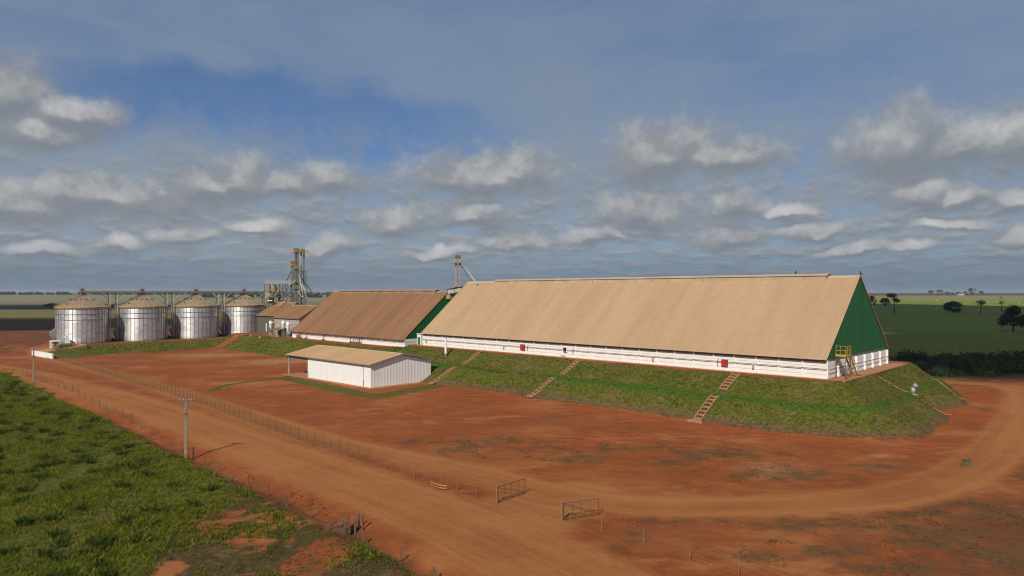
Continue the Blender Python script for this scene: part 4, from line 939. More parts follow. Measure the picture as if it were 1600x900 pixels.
# covered transfer conveyor between the two big warehouses
def transfer():
    p = SITE(-171, 149.8, 5.3); r = empty('transfer_conveyor', p, ANG, 'short dark roofed conveyor gallery joining the two warehouse ridges', 'conveyor'); z0, z1 = 16.6, 19.0
    b = MB(); b.prism([(-1.2, 0), (1.2, 0), (1.2, 1.7), (-1.2, 1.7)], 0, .1, 'x')
    c = MB(); c.bar((0, -1.2, z0), (13.5, -1.2, z1 - .6), .18, .3); c.bar((0, 1.2, z0), (13.5, 1.2, z1 - .6), .18, .3)
    for i in range(5): t = i / 4; c.bar((13.5 * t, -1.2, z0 + t * 1.8), (13.5 * t, -1.2, z0 + t * 1.8 + 1.6), .12)
    c.build('frame', M['darksteel'], r)
    c = MB(); 
    c.quad((0, -1.15, z0), (13.5, -1.15, z0 + 1.8), (13.5, -1.15, z0 + 3.2), (0, -1.15, z0 + 1.4)); c.quad((0, 1.15, z0), (13.5, 1.15, z0 + 1.8), (13.5, 1.15, z0 + 3.2), (0, 1.15, z0 + 1.4)); c.build('side_sheet', M['palepipe'], r)
    c = MB(); c.bar((-.4, 0, z0 + 1.65), (13.9, 0, z1 + .75), 2.9, .12); c.build('roof', M['black'], r)
    c = MB(); c.box(-.6, 1.2, -1.4, 1.4, z0 - 1.6, z0 - .1); c.build('drive_box', M['yellowdull'], r)
transfer()
# ------------------------------------------------------------------ dust cyclones and annex in front of the intake shed
def cyclone(px, py0, py1, label, Y):
    k = Y / F; x = (px - 800) * k; z0 = hz(x, Y); top = CAM_Z + (HY - py0) * k - z0; bot = CAM_Z + (HY - py1) * k - z0
    r = empty('dust_cyclone', (x, Y, z0), 0, label, 'dust cyclone', 'white dust cyclones on legs'); R = .62
    MB().lathe([(.0, top + .25), (R * .5, top + .2), (R, top - .1), (R, top - (top - bot) * .55), (.18, bot)], 16).build('cone_body', M['whiteclean'], r, True)
    MB().tube((R * .6, 0, top - .5), (R + 1.6, .4, top - .3), .28, n=8).build('inlet_duct', M['palepipe'], r)
    lm = MB().bar((0, 0, -.3), (0, 0, bot + 1.4), .1).mesh('leg', M['steel'])
    for sx in (-.5, .5):
        for sy in (-.5, .5): link('leg', lm, r, (sx, sy, 0))
    b = MB(); b.tube((0, 0, bot), (0, 0, .2), .09, n=6); b.build('drop_pipe', M['palepipe'], r)
    MB().lathe([(R + .02, top - 1.3), (R + .07, top - 1.3), (R + .07, top - 1.2), (R + .02, top - 1.2)], 16).build('band', M['darksteel'], r)
cyclone(423.0, 502, 514, 'leftmost white dust cyclone, beside the rightmost silo', 268)
cyclone(442.5, 502, 514, 'middle white dust cyclone over the small lean-to roof', 264)
cyclone(450.0, 504, 518, 'right white dust cyclone close to the brown roof edge', 262)
def leanto():
    x, y = (434 - 800) / F * 266, 266; r = empty('lean_to', (x, y, hz(x, y)), ANG, 'small open lean-to with rusty brown roof between the dust cyclones', 'lean-to')
    b = MB(); b.prism([(-2, 2.5), (2, 3.3), (2, 3.4), (-2, 2.6)], -3.6, 3.6, 'x'); b.build('roof', M['roof_brown'], r)
    pm = MB().bar((0, 0, -.3), (0, 0, 2.6), .18).mesh('post', M['grey'])
    for xx in (-3.3, 0, 3.3): link('post', pm, r, (xx, -1.8, 0))
    MB().box(-3.4, 3.4, 1.7, 1.9, -.3, 3.2).build('rear_wall', M['darksteel'], r)
    MB().box(-1.0, .6, -.6, .4, 0, 1.5).build('bin', M['grey'], r)
leanto()
# ------------------------------------------------------------------ marker posts, low walls, tanks by the plant
def marker(px, py_base, h, label, z=None, dia=.36):
    x, y = U(px, py_base, 0 if z is None else z); r = empty('marker_post', (x, y, hz(x, y) - .1), 0, label, 'post', 'white posts with striped feet')
    MB().tube((0, 0, 1.1), (0, 0, h), dia / 2, n=12).build('shaft', M['whiteclean'], r); MB().tube((0, 0, h), (0, 0, h + .06), dia / 2 + .03, n=12).build('cap', M['whiteclean'], r)
    for i in range(4): MB().tube((0, 0, -.1 + i * .3), (0, 0, .2 + i * .3), dia / 2 + .04, n=12).build('foot_band', M['yellow'] if i % 2 else M['black'], r)
marker(696.5, 588, 5.0, 'tall white post with yellow and black striped foot behind the shed', dia=.62)
marker(416.5, 530, 4.4, 'white post with striped foot in front of the rightmost silo', z=3.0, dia=.5)
def block(name, label, cat, px, py, size, mat, z=0, rz=None, legs=False, group=None, extra=None):
    x, y = U(px, py, z); r = empty(name, (x, y, hz(x, y)), ANG if rz is None else rz, label, cat, group); return r
def low_wall(px0, py0, px1, py1, z, label, h=1.0, t=.3):
    a = U(px0, py0, z); b = U(px1, py1, z); za = min(hz(*a), hz(*b)) - .3; L = math.hypot(b[0] - a[0], b[1] - a[1])
    r = empty('low_wall', (a[0], a[1], za), math.atan2(b[1] - a[1], b[0] - a[0]), label, 'wall'); MB().box(0, L, -t / 2, t / 2, 0, h + .3).build('wall_face', M['white'], r); MB().box(-.05, L + .05, -t / 2 - .06, t / 2 + .06, h + .3, h + .38).build('coping', M['concpale'], r)
low_wall(392, 532, 411, 530, 3.2, 'low white kerb wall at the foot of the rightmost silo', .35)
low_wall(406, 535, 425, 532, 3.0, 'low white wall just right of the striped post by the silos', .5)
# loading pit at the left end of the silo row
def pit():
    a = Vector(U(51, 555)); b = Vector(U(83, 561)); d = (b - a); L = d.length; rz = math.atan2(d.y, d.x)
    r = empty('loading_pit', (a.x, a.y, 0), rz, 'low white retaining wall holding the concrete loading platform left of the silos', 'retaining wall')
    MB().box(0, L, -.2, .2, -.3, 1.75).build('front_wall', M['white'], r); MB().box(-.05, L + .05, -.26, .26, 1.75, 1.82).build('coping', M['whiteclean'], r)
    MB().prism([(.2, .2), (13.4, 1.6), (13.4, 3.62), (.2, 1.72)], 3.0, L - 9.5, 'x').build('platform', M['concpale'], r)
    p = MB(); p.box(3.0, 3.6, 4.5, 5.3, 2.4, 5.0); p.box(5.8, 6.4, 6.5, 7.3, 2.4, 4.8); p.box(2.9, 6.5, 4.4, 7.4, 4.8, 5.1); p.build('concrete_portal', M['white'], r)
    p = MB(); p.tube((5, 9, 2.8), (5, 9, 6.1), .12); p.tube((4.3, 9, 6.1), (5.7, 9, 6.3), .35, n=10); p.build('vent_pipe', M['whiteclean'], r)
    p = MB(); p.tube((7.8, 6, 3.5), (7.8, 8.2, 3.5), .7, n=14); p.tube((7.8, 8.4, 3.7), (8.6, 9.8, 3.9), .5, n=12); p.build('motor', M['darksteel'], r)
pit()
# pump house and tanks in front of the brown warehouse
def pump_house():
    x, y = U(486, 541, 2.2); r = empty('pump_house', (x, y, hz(x, y) - .1), ANG, 'small white pump house with flat roof in front of the brown warehouse', 'pump house')
    MB().box(-3.5, 3.5, -1.6, 1.6, -.8, 2.3).build('wall', M['white'], r); MB().box(-4.6, 3.9, -2.0, 2.0, 2.3, 2.5).build('roof', M['concpale'], r)
    MB().box(-1.2, -.3, -1.68, -1.6, -.1, 1.8).build('door', M['greybox'], r); MB().box(4.1, 4.7, -.4, .2, -.8, 2.9).build('chimney_stack', M['white_post'], r)
    for i, (lab, dx, dy, R, H) in enumerate((('round brown grey tank at the left of the pump house', -7.4, -.6, .95, 2.0), ('smaller grey tank in front of the pump house door', -4.0, -2.9, .85, 1.9), ('cream rounded tank at the right of the pump house', 6.2, 0, .7, 1.5))):
        P = Vector((x, y, 0)) + EX * dx + EY * dy; t = MB(); t.lathe([(0, -.3), (R, -.3), (R, H * .8), (R * .8, H * .97), (0, H)], 18)
        o = t.build('water_tank', M['barrel'] if i < 2 else M['concpale'], None, True, (P.x, P.y, hz(P.x, P.y))); tag(o, lab, 'tank')
pump_house()
def canopy():
    x, y = U(512, 541, 2.2); r = empty('green_canopy', (x, y, hz(x, y)), ANG, 'low green sheet canopy beside the pump house', 'canopy')
    MB().prism([(-2.2, 1.2), (2.2, 2.6), (2.2, 2.7), (-2.2, 1.3)], -1, 6.5, 'x').build('roof', M['greendoor'], r)
    pm = MB().bar((0, 0, -.3), (0, 0, 1.5), .12).mesh('post', M['steel'])
    for xx in (-.6, 6.2): link('post', pm, r, (xx, -1.8, 0))
    for xx in (-.6, 6.2): link('post', pm, r, (xx, 1.8, 1.0))
canopy()
def cistern():
    x, y = U(556, 546, 1.8); r = empty('concrete_cistern', (x, y, hz(x, y)), ANG, 'long low cream concrete tank peeping over the small shed roof', 'cistern')
    MB().box(-5.2, 9.0, -1.8, 1.8, -.8, 1.4).build('wall', M['white'], r); MB().box(-5.5, 9.2, -2.1, 2.1, 1.4, 1.6).build('lid', M['concpale'], r)
    MB().box(10.2, 12.0, -.9, .9, -.8, 1.0).build('side_box', M['whiteclean'], r); MB().box(9.2, 10.1, -1.2, .9, -.8, 1.5).build('valve_box', M['barrel'], r)
cistern()
# aeration pipes standing against the brown warehouse wall
for i, px in enumerate((470, 478, 505, 548, 553, 558, 562)):
    r_ = (px - 800) / F; v = 130.6; a = (EY.x * v - r_ * EY.y * v) / (EX.x - r_ * EX.y); P = SITE(-a, v, 5.3)
    b = MB(); b.tube((0, 0, 0), (0, 0, 2.0), .13, n=8); b.tube((0, 0, 1.95), (.0, 1.0, 2.0), .13, n=8); b.box(-.35, .35, -.35, .35, 0, .5)
    o = b.build('duct_pipe', M['rust'] if i in (2,) else M['darksteel'], None, False, P, ANG); tag(o, ['thin duct on the brown warehouse wall, leftmost of all', 'thin duct second from the left on the brown warehouse wall', 'reddish duct on the brown warehouse wall behind the canopy', 'left duct of the close group on the brown warehouse wall', 'second duct of the close group on the brown warehouse wall', 'third duct of the close group on the brown warehouse wall', 'right duct of the close group on the brown warehouse wall'][i], 'duct', 'ducts against the brown warehouse wall')
# ------------------------------------------------------------------ stepped drains down the embankment
def drain(label, top, bot, ztop, group='stepped drains on the embankment', w=1.15, apron=False, step=.75):
    a = Vector(U(*top, ztop)); b = Vector(bot) if not isinstance(bot[0], (int, float)) or len(bot) == 3 else None
    return a
def drain_run(p0, p1, label, w=1.1, apron=False, steps=True):
    """p0, p1: ground points (x, y); the drain follows the slope between them"""
    a = Vector((p0[0], p0[1], 0)); b = Vector((p1[0], p1[1], 0)); d = b - a; L = d.length; n = max(3, int(L / .95)); rz = math.atan2(d.y, d.x)
    r = empty('drain_steps', (a.x, a.y, 0), rz, label, 'drain', 'stepped drains on the embankment')
    zs = [hz(*(a + d * (i / n)).xy) + .10 for i in range(n + 1)]
    for s in (-1, 1):
        k = MB()
        for i in range(n): k.bar((L * i / n, s * w / 2, zs[i]), (L * (i + 1) / n, s * w / 2, zs[i + 1]), min(.15, w * .22), .36 if w > .6 else .12)
        k.build('side_kerb', M['concpale'] if w > .6 else M['apron'], r)
    if steps:
        sm = MB().box(-.11, .11, -w / 2 + .09, w / 2 - .09, -.3, .12).mesh('step', M['concpale'])
        for i in range(n): link('step', sm, r, (L * (i + .5) / n, 0, (zs[i] + zs[i + 1]) / 2))
    fl = MB()
    for i in range(n): fl.quad((L * i / n, -w / 2, zs[i] - .07), (L * (i + 1) / n, -w / 2, zs[i + 1] - .07), (L * (i + 1) / n, w / 2, zs[i + 1] - .07), (L * i / n, w / 2, zs[i] - .07))
    fl.build('channel', M['channel'], r)
    if apron: MB().prism([(L - .2, -w / 2), (L + 1.1, -w * .9), (L + 1.5, w * 1.2), (L - .2, w / 2)], zs[-1] - .3, zs[-1] + .06, 'z').build('outlet_slab', M['concpale'], r)
def slope_pt(u, d): return tuple(SITE(u, PAD_A[2] - d).xy)
def u_at(px, v):
    r = (px - 800) / F; a = (EY.x * v - r * EY.y * v) / (EX.x - r * EX.y); return -a
for (px, word) in ((1152, 'rightmost'), (905, 'middle'), (752, 'leftmost')):
    u = u_at(px, PAD_A[2]); lab = {'rightmost': ('upper half of the wide stepped drain right of the second red hatch', 'lower half of the wide stepped drain, ending in a pale slab on the red yard'), 'middle': ('upper run of the middle drain below the small dark window', 'lower run of the middle drain reaching the red yard'), 'leftmost': ('upper run of the left drain, near the shed side of the embankment', 'lower run of the left drain beside the striped white post')}[word]
    drain_run(slope_pt(u, .3), slope_pt(u, 6.2), lab[0], 1.45 if word == 'rightmost' else 1.0); drain_run(slope_pt(u, 8.9), slope_pt(u, 15.8), lab[1], 1.45 if word == 'rightmost' else 1.0, True)
drain_run(tuple(SITE(-39.5, 143.5).xy), tuple(SITE(-28, 146).xy), 'narrow concrete gutter running down the right end of the embankment', .25, False, False)
drain_run(tuple(SITE(-36, 168).xy), tuple(SITE(-30, 168).xy), 'far narrow gutter on the second grassy lobe of the embankment', .25, False, False)
# silver culvert end
x, y = U(1425, 617, 3.4); b = MB(); b.tube((0, 0, -.3), (.15, -.1, 1.2), .42, n=16); b.tube((.15, -.1, 1.2), (.65, -.35, 1.75), .46, n=16); b.box(-.5, .7, -.7, -.2, -.4, .0)
tag(b.build('vent_pipe', M['steel'], None, True, (x, y, hz(x, y))), 'short shiny metal elbow pipe on the right end of the embankment', 'pipe')
x, y = U(1509, 727); b = MB(); b.box(-.35, .35, -.3, .3, -.2, .75); b.box(-.9, -.55, -.2, .2, -.2, .35); b.box(-.42, .42, -.36, .36, .75, .82)
tag(b.build('concrete_marker', M['wood'], None, False, (x, y, hz(x, y)), .4), 'small concrete box beside the right bend of the track', 'concrete box')
x, y = U(285, 631)
# ------------------------------------------------------------------ fences
def fence(name, label, pts, spacing, h, post_r, postm, wires=5, sag=0, wire_r=.012, lean=0, corner=None, mesh_rows=0):
    r = empty(name, (pts[0][0], pts[0][1], 0), 0, label, 'fence'); O = Vector((pts[0][0], pts[0][1], 0)); P = []
    for (a, b) in zip(pts[:-1], pts[1:]):
        L = math.hypot(b[0] - a[0], b[1] - a[1]); n = max(1, int(round(L / spacing)))
        for i in range(n): P.append((a[0] + (b[0] - a[0]) * i / n, a[1] + (b[1] - a[1]) * i / n))
    P.append(pts[-1]); pm = MB(); pm.tube((0, 0, -.3), (0, 0, h), post_r, post_r * .9, 6); pm = pm.mesh('fence_post', postm)
    R3 = random.Random(len(P)); T = []
    for (x, y) in P:
        z = hz(x, y); s = 1 + R3.uniform(-.06, .06) * (1 + lean * 4); o = link('fence_post', pm, r, (x - O.x, y - O.y, z), R3.uniform(0, 6), (1, 1, s)); o.rotation_euler = (R3.uniform(-1, 1) * .03 * (1 + 3 * lean), R3.uniform(-1, 1) * .03 * (1 + 3 * lean), R3.uniform(0, 6)); T.append(Vector((x, y, z)) - O)
    w = MB()
    for k in range(wires):
        f = h * (.12 + .84 * k / max(1, wires - 1))
        for a, b in zip(T[:-1], T[1:]): w.tube(a + Vector((0, 0, f)), b + Vector((0, 0, f)), wire_r, n=3, caps=False)
    if mesh_rows:
        for a, b in zip(T[:-1], T[1:]):
            L = (b - a).length; m = int(L / mesh_rows)
            for i in range(m):
                p = a + (b - a) * (i / m); q = a + (b - a) * ((i + 1) / m); w.tube(p + Vector((0, 0, .1)), q + Vector((0, 0, h * .95)), wire_r * .75, n=3, caps=False); w.tube(q + Vector((0, 0, .1)), p + Vector((0, 0, h * .95)), wire_r * .75, n=3, caps=False)
    o = w.build('wire', M['wire'], r); o['kind'] = 'stuff'
    return r
YF = [U(88, 562), U(150, 580), U(240, 607), U(330, 637), U(400, 664), U(480, 692), U(560, 718), U(578, 724)]
fence('mesh_fence', 'long wire mesh fence of slim dark posts between the road and the yard track', YF, 2.55, 2.05, .045, M['fencepost'], 6, wire_r=.011, mesh_rows=.62)
fence('wire_fence', 'short run of pale fence posts left of the first open gate', [U(578, 724), U(628, 741), U(666, 755), U(713, 768), U(776, 784)], 3.2, 1.9, .028, M['palepost'], 3)
fence('wire_fence', 'wire fence of pale posts from the second open gate towards the near right', [U(881, 812), U(939, 833), U(1005, 854), U(1077, 876), U(1153, 902), U(1300, 960)], 3.6, 1.8, .028, M['palepost'], 3)
ROADSIDE = [(-20, 575), (7, 581), (36, 584), (72, 598), (113, 613), (133, 624), (156, 636), (180, 644), (193, 651), (222, 667), (254, 686), (285, 702), (322, 722), (360, 741), (388, 755), (418, 769), (449, 784), (485, 802), (516, 815)]
fence('roadside_fence', 'old sagging wooden post fence between the pasture and the road', [U(a, b) for a, b in ROADSIDE], 5.5, 1.35, .07, M['wood'], 3, lean=1)
fence('roadside_fence', 'broken row of wooden posts along the near end of the road', [U(569, 842), U(625.5, 869), U(681, 897), U(750, 932)], 6.5, 1.3, .085, M['wood'], 0, lean=1)
fence('pasture_fence', 'distant pale fence between the scrub and the dark pasture', [(92, 268), (125, 262), (205, 250), (290, 240)], 5.2, 2.0, .10, M['palepost'], 3)
# timber posts round the broken culvert
for i, (px, py, lab) in enumerate(((544, 818, 'leftmost thick timber post of the culvert group by the roadside'), (555.5, 823, 'second thick timber post of the culvert group, a little taller'), (561, 819, 'third timber post of the culvert group, slightly behind'), (567, 822, 'rightmost timber post of the culvert group by the road'))):
    x, y = U(px, py + 1); b = MB(); b.tube((0, 0, -.4), (.03, .02, 1.45 + .1 * (i % 2)), .11, .10, 8); b.tube((0, 0, 1.2), (0, 0, 1.26), .125, n=8); tag(b.build('timber_post', M['wood'], None, False, (x, y, hz(x, y)), i), lab, 'post', 'timber posts by the culvert')
x, y = U(528, 828); b = MB(); b.box(-1.1, -.75, -.5, .5, -.2, .8); b.box(-.75, .9, -.5, -.2, -.2, .45); b.box(.6, 1.1, -.5, .6, -.2, 1.0); b.box(-1.5, -1.15, -.9, -.5, -.2, .4); b.box(-.2, .5, .2, .6, -.2, .6)
tag(b.build('broken_culvert', M['rust'], None, False, (x, y, hz(x, y)), .5), 'broken dark concrete culvert box beside the timber posts', 'culvert')
# ------------------------------------------------------------------ open gates
def gate(p0, p1, h0, label):
    a = Vector((p0[0], p0[1], hz(*p0))); b = Vector((p1[0], p1[1], hz(*p1))); d = b - a; L = math.hypot(d.x, d.y); r = empty('yard_gate', a, math.atan2(d.y, d.x), label, 'gate', 'open pipe gates at the yard entrance'); z0, z1 = .18, h0
    MB().tube((-.15, 0, -.4), (-.15, 0, h0 + .25), .08, n=10).build('gate_post', M['palepost'], r)
    f = MB(); f.bar((0, 0, z0), (L, 0, z0), .07); f.bar((0, 0, z1), (L, 0, z1), .07); f.bar((0, 0, z0), (0, 0, z1), .09); f.bar((L, 0, z0), (L, 0, z1), .07); f.build('frame', M['rust'], r)
    um = MB().bar((0, 0, z0), (0, 0, z1), .05).mesh('upright', M['rust'])
    for i in (1, 2, 3): link('upright', um, r, (L * i / 4, 0, 0))
    MB().bar((0, .0, z1 - .05), (L, .0, z0 + .05), .06).build('brace', M['rust'], r)
    w = MB(); 
    for i in range(1, 6): w.tube((0, 0, z0 + (z1 - z0) * i / 6), (L, 0, z0 + (z1 - z0) * i / 6), .008, n=3, caps=False)
    w.build('mesh_wire', M['wire'], r)
gate(U(778, 785), U(820, 770.5), 1.72, 'open pipe gate left of the entrance, beside the yellow barrier')
gate(U(880, 812.5), U(935, 804.5), 1.70, 'open pipe gate right of the entrance, nearer the camera')
# yellow barrier
def barrier():
    x, y = U(685, 766); r = empty('yellow_barrier', (x, y, hz(x, y)), 0, 'curved yellow guard rail lying beside the fence left of the first gate', 'barrier')
    pts = [(-1.1 + 2.1 * t, 1.9 * (1 - t) ** 2, 0) for t in [i / 7 for i in range(8)]]
    for (zz, nm) in ((.22, 'lower_rail'), (.52, 'upper_rail')):
        b = MB()
        for p, q in zip(pts[:-1], pts[1:]): b.bar((p[0], p[1], zz), (q[0], q[1], zz), .07, .12)
        b.build(nm, M['barrieryellow'], r)
    pm = MB().bar((0, 0, -.2), (0, 0, .8), .09).mesh('post', M['rust'])
    for i in (1, 4, 7): link('post', pm, r, (pts[i][0], pts[i][1] + .08, 0))
barrier()
# ------------------------------------------------------------------ power poles
def pole(px, py, h, label, arm=True):
    x, y = U(px, py); r = empty('power_pole', (x, y, hz(x, y)), 0, label, 'power pole', 'concrete power poles along the road')
    b = MB(); b.v = []; 
    for (w0, w1, y0) in ((.14, .09, 0),):
        for s in (-1, 1): b.bar((s * .10, 0, -.5), (s * .07, 0, h), .09, .20)
        z = .6
        while z < h: b.box(-.10, .10, -.085, .085, z, z + .18); z += 1.05
    b.build('shaft', M['polewood'], r)
    MB().box(-.9, .9, -.07, .07, h - .32, h - .18).build('crossarm', M['wood'], r)
    im = MB().lathe([(0, .0), (.05, .0), (.05, .08), (.09, .10), (.06, .16), (.09, .19), (.04, .26), (0, .27)], 8).mesh('insulator', M['greybox'])
    for xx in (-.8, -.3, .45, .8): link('insulator', im, r, (xx, 0, h - .18))
    MB().tube((.16, 0, h - 1.9), (.16, 0, 2.3), .025, n=5).build('earth_cable', M['black'], r); MB().box(-.2, .2, -.14, .14, h - 2.1, h - 1.9).build('bracket', M['rust'], r)
pole(291, 715, 8.2, 'concrete power pole with crossarm at the pasture edge, casting a long shadow')
pole(53, 598, 8.6, 'distant concrete power pole near the loading platform and the far end of the road')
# ------------------------------------------------------------------ grass and scrub
def blade_mesh(name, X, Y, Z, H, Wd, nb, mat, lean=.45, spread=.3, col_seed=0, dry=None):
    n = len(X); rg = np.random.default_rng(col_seed + 5); T = n * nb
    cx = np.repeat(X, nb); cy = np.repeat(Y, nb); cz = np.repeat(Z, nb); h = np.repeat(H, nb) * rg.uniform(.55, 1.1, T); w = np.repeat(Wd, nb) * rg.uniform(.7, 1.3, T)
    th = rg.uniform(0, 2 * np.pi, T); rr = np.repeat(H, nb) * spread * np.sqrt(rg.uniform(0, 1, T)); bx = cx + rr * np.cos(th); by = cy + rr * np.sin(th)
    a = rg.uniform(0, 2 * np.pi, T); px, py = -np.sin(a) * w / 2, np.cos(a) * w / 2; l = lean * rg.uniform(.3, 1.2, T)
    dx = np.cos(th) * h * l; dy = np.sin(th) * h * l
    V = np.empty((T, 4, 3)); V[:, 0] = np.stack([bx - px * .6, by - py * .6, cz - .08], -1); V[:, 1] = np.stack([bx + px * .6, by + py * .6, cz - .08], -1)
    V[:, 2] = np.stack([bx + dx * .45 + px, by + dy * .45 + py, cz + h * .6], -1); V[:, 3] = np.stack([bx + dx, by + dy, cz + h], -1)
    base = (np.arange(T) * 4)[:, None]; tri = np.concatenate([base + [0, 1, 2], base + [0, 2, 3]], 1).reshape(-1)
    m = bpy.data.meshes.new(name); m.vertices.add(T * 4); m.vertices.foreach_set('co', V.ravel()); m.loops.add(len(tri)); m.loops.foreach_set('vertex_index', tri.astype(np.int32))
    m.polygons.add(T * 2); m.polygons.foreach_set('loop_start', np.arange(0, len(tri), 3, dtype=np.int32)); m.update(calc_edges=True)
    c = np.repeat(rg.uniform(0, 1, n), nb) * .6 + rg.uniform(0, 1, T) * .4; at = m.attributes.new('tint', 'FLOAT', 'POINT'); at.data.foreach_set('value', np.repeat(c, 4)); 
    if dry is not None: at = m.attributes.new('dryness', 'FLOAT', 'POINT'); at.data.foreach_set('value', np.repeat(np.repeat(dry, nb), 4))
    m.materials.append(mat); return m
def grass_mat(name, cols, dry):
    m, N, b = make_mat(name); g = N.n.new('ShaderNodeNewGeometry'); P = g.outputs['Position']; t = N.attr('tint'); n = N.noise(P, .22, 5, .6); n2 = N.noise(P, 1.1, 3, .6)
    c = N.mix(N.ss(N.m('ADD', N.m('MULTIPLY', t, .55), N.m('MULTIPLY', n2, .45)), .25, .75), cols[0], cols[1]); c = N.mix(N.m('MULTIPLY', N.ss(N.m('ADD', N.m('ADD', n, N.m('MULTIPLY', N.attr('dryness'), .24)), N.m('MULTIPLY', t, .12)), .54, .72), dry[1]), c, dry[0])
    N.l.new(c, b.inputs['Base Color']); b.inputs['Roughness'].default_value = .75; b.inputs['Specular IOR Level'].default_value = .2
    tr = N.n.new('ShaderNodeBsdfTranslucent'); N.l.new(c, tr.inputs[0]); ms = N.n.new('ShaderNodeMixShader'); ms.inputs[0].default_value = .3
    o = [k for k in N.n if k.type == 'OUTPUT_MATERIAL'][0]; N.l.new(b.outputs[0], ms.inputs[1]); N.l.new(tr.outputs[0], ms.inputs[2]); N.l.new(ms.outputs[0], o.inputs[0]); return m
GM = grass_mat('tall_grass', ((.070, .094, .006), (.215, .228, .016)), ((.20, .17, .028), .5))
GB = grass_mat('bank_grass', ((.045, .060, .008), (.112, .118, .015)), ((.165, .118, .045), .8))
GD = grass_mat('dark_weeds', ((.030, .052, .008), (.065, .095, .012)), ((.10, .09, .02), .3))
GS = grass_mat('dry_scrub', ((.075, .050, .020), (.13, .090, .034)), ((.15, .10, .045), .7))
def scatter():
    rg = np.random.default_rng(3)
    # pasture
    n = 135000; Y = rg.uniform(50, 190, n); X = rg.uniform(-150, -15, n); keep = (X / Y > -.80); X, Y = X[keep], Y[keep]
    z, q, mk = masks(X, Y); fs = q['fsd'] + (fbm(X, Y, 3, 3, 41) - .5) * 5; dens = np.clip(fbm(X, Y, 5, 3, 43) * 1.6 - .15, .25, 1)
    tr = line_info(X, Y, [U(60, 770), U(130, 735), U(190, 705), U(215, 690)])[0]
    k = (fs > .2) & (rg.uniform(0, 1, len(X)) < dens * np.clip(60 / Y + .25, .3, 1)) & (tr > 1.0); X, Y, z = X[k], Y[k], z[k]; big = fbm(X, Y, 7, 3, 44)
    H = .20 + .56 * np.clip(big - .25, 0, 1) + rg.uniform(0, .22, len(X)) ** 1.3; Wd = .024 + .030 * (Y / 80)
    tag(link('tall_grass', blade_mesh('tall_grass', X, Y, z, H, Wd, 11, GM, .95, .85, 1)), 'dense tall green grass covering the pasture', None, None, 'stuff')
    bx = rg.uniform(-150, -15, 900); by = rg.uniform(50, 175, 900); zb, qb, _ = masks(bx, by); kb = (qb['fsd'] > 1.5) & (bx / by > -.8)
    bx, by = bx[kb][:300], by[kb][:300]; m_ = 16; bx = np.repeat(bx, m_) + rg.normal(0, .32, len(bx) * m_); by = np.repeat(by, m_) + rg.normal(0, .32, len(by) * m_); zb = height(bx, by)[0]
    tag(link('weed_clumps', blade_mesh('weed_clumps', bx, by, zb, rg.uniform(.35, .95, len(bx)), np.full(len(bx), .08), 7, GD, .8, .35, 9)), 'darker bushy weeds dotted through the pasture', None, None, 'stuff')
    # shrubby corner clumps
    n = 9000; Y = rg.uniform(52, 90, n); X = rg.uniform(-45, 0, n); z, q, mk = masks(X, Y); cl = fbm(X, Y, 4.5, 3, 51) + .06 * (mk['grass'] > .5)
    k = (mk['shr'] > 0) & (cl > .52) & (rg.uniform(0, 1, n) < .8); X, Y, z = X[k], Y[k], z[k]; H = .25 + .9 * (cl[k] - .5); tag(link('low_scrub', blade_mesh('low_scrub', X, Y, z, H, np.full(len(X), .09), 9, GM, .6, .6, 2)), 'patchy green clumps on the bare corner beside the road', None, None, 'stuff')
    n = 60000; Y = rg.uniform(50, 92, n); X = rg.uniform(-48, 0, n); z, q, mk = masks(X, Y); k = (mk['shr'] > -1) & (mk['grass'] + (fbm(X, Y, 2, 3, 52) - .5) * 4 > .2); X, Y, z = X[k], Y[k], z[k]
    H = .07 + .16 * fbm(X, Y, 2, 3, 53); tag(link('short_grass', blade_mesh('short_grass', X, Y, z, H, np.full(len(X), .035), 6, GB, .9, 1.2, 6, np.full(len(X), .6))), 'thin olive grass over the bare corner beside the road', None, None, 'stuff')
    # embankment
    n = 120000; u = rg.uniform(-330, -12, n); v = rg.uniform(50, 200, n); X = u * EX.x + v * EY.x; Y = u * EX.y + v * EY.y; z, q, mk = masks(X, Y)
    g = mk['grass'] + (fbm(X, Y, 2.5, 3, 61) - .5) * 4; on = (g > .4) & (q['fsd'] < -3) & (q['dA'] < 17.5) | ((g > .4) & ((q['dB'] < 11) | (q['dC'] < 9)) & (q['fsd'] < -3)); on &= (mk['strip'] < 0) & (Y < 330)
    k = on & (rg.uniform(0, 1, n) < np.clip(.25 + fbm(X, Y, 3, 3, 62), 0, 1) * np.where(mk['lush'] < -.2, .35, 1)); X, Y, z = X[k], Y[k], z[k]; lu = mk['lush'][k]; H = (.22 + .5 * np.clip(fbm(X, Y, 4, 3, 63) - .2, 0, 1)) * (1 - .55 * lu); 
    tag(link('bank_grass', blade_mesh('bank_grass', X, Y, z, H * .62, .035 + .035 * (Y / 150), 9, GB, 1.0, 1.0, 3, -mk['lush'][k])), 'rough mixed green and dry grass on the embankment slopes', None, None, 'stuff')
    # scrub on the dirt
    n = 60000; Y = rg.uniform(50, 135, n); X = rg.uniform(-40, 90, n); z, q, mk = masks(X, Y); sn = fbm(X, Y, 2.2, 4, 71)
    k = (mk['scrub'] > .12) & (sn + mk['scrub'] * .22 > .70) & (mk['road'] < -.5) & (mk['grass'] < 0) & (q['dA'] > 17.5); X, Y, z = X[k], Y[k], z[k]; H = .07 + .18 * (sn[k] - .4); tag(link('dry_scrub', blade_mesh('dry_scrub', X, Y, z, np.maximum(H, .06), np.full(len(X), .06), 6, GS, .8, .9, 4)), 'sparse low dry scrub on the red dirt', None, None, 'stuff')
scatter()
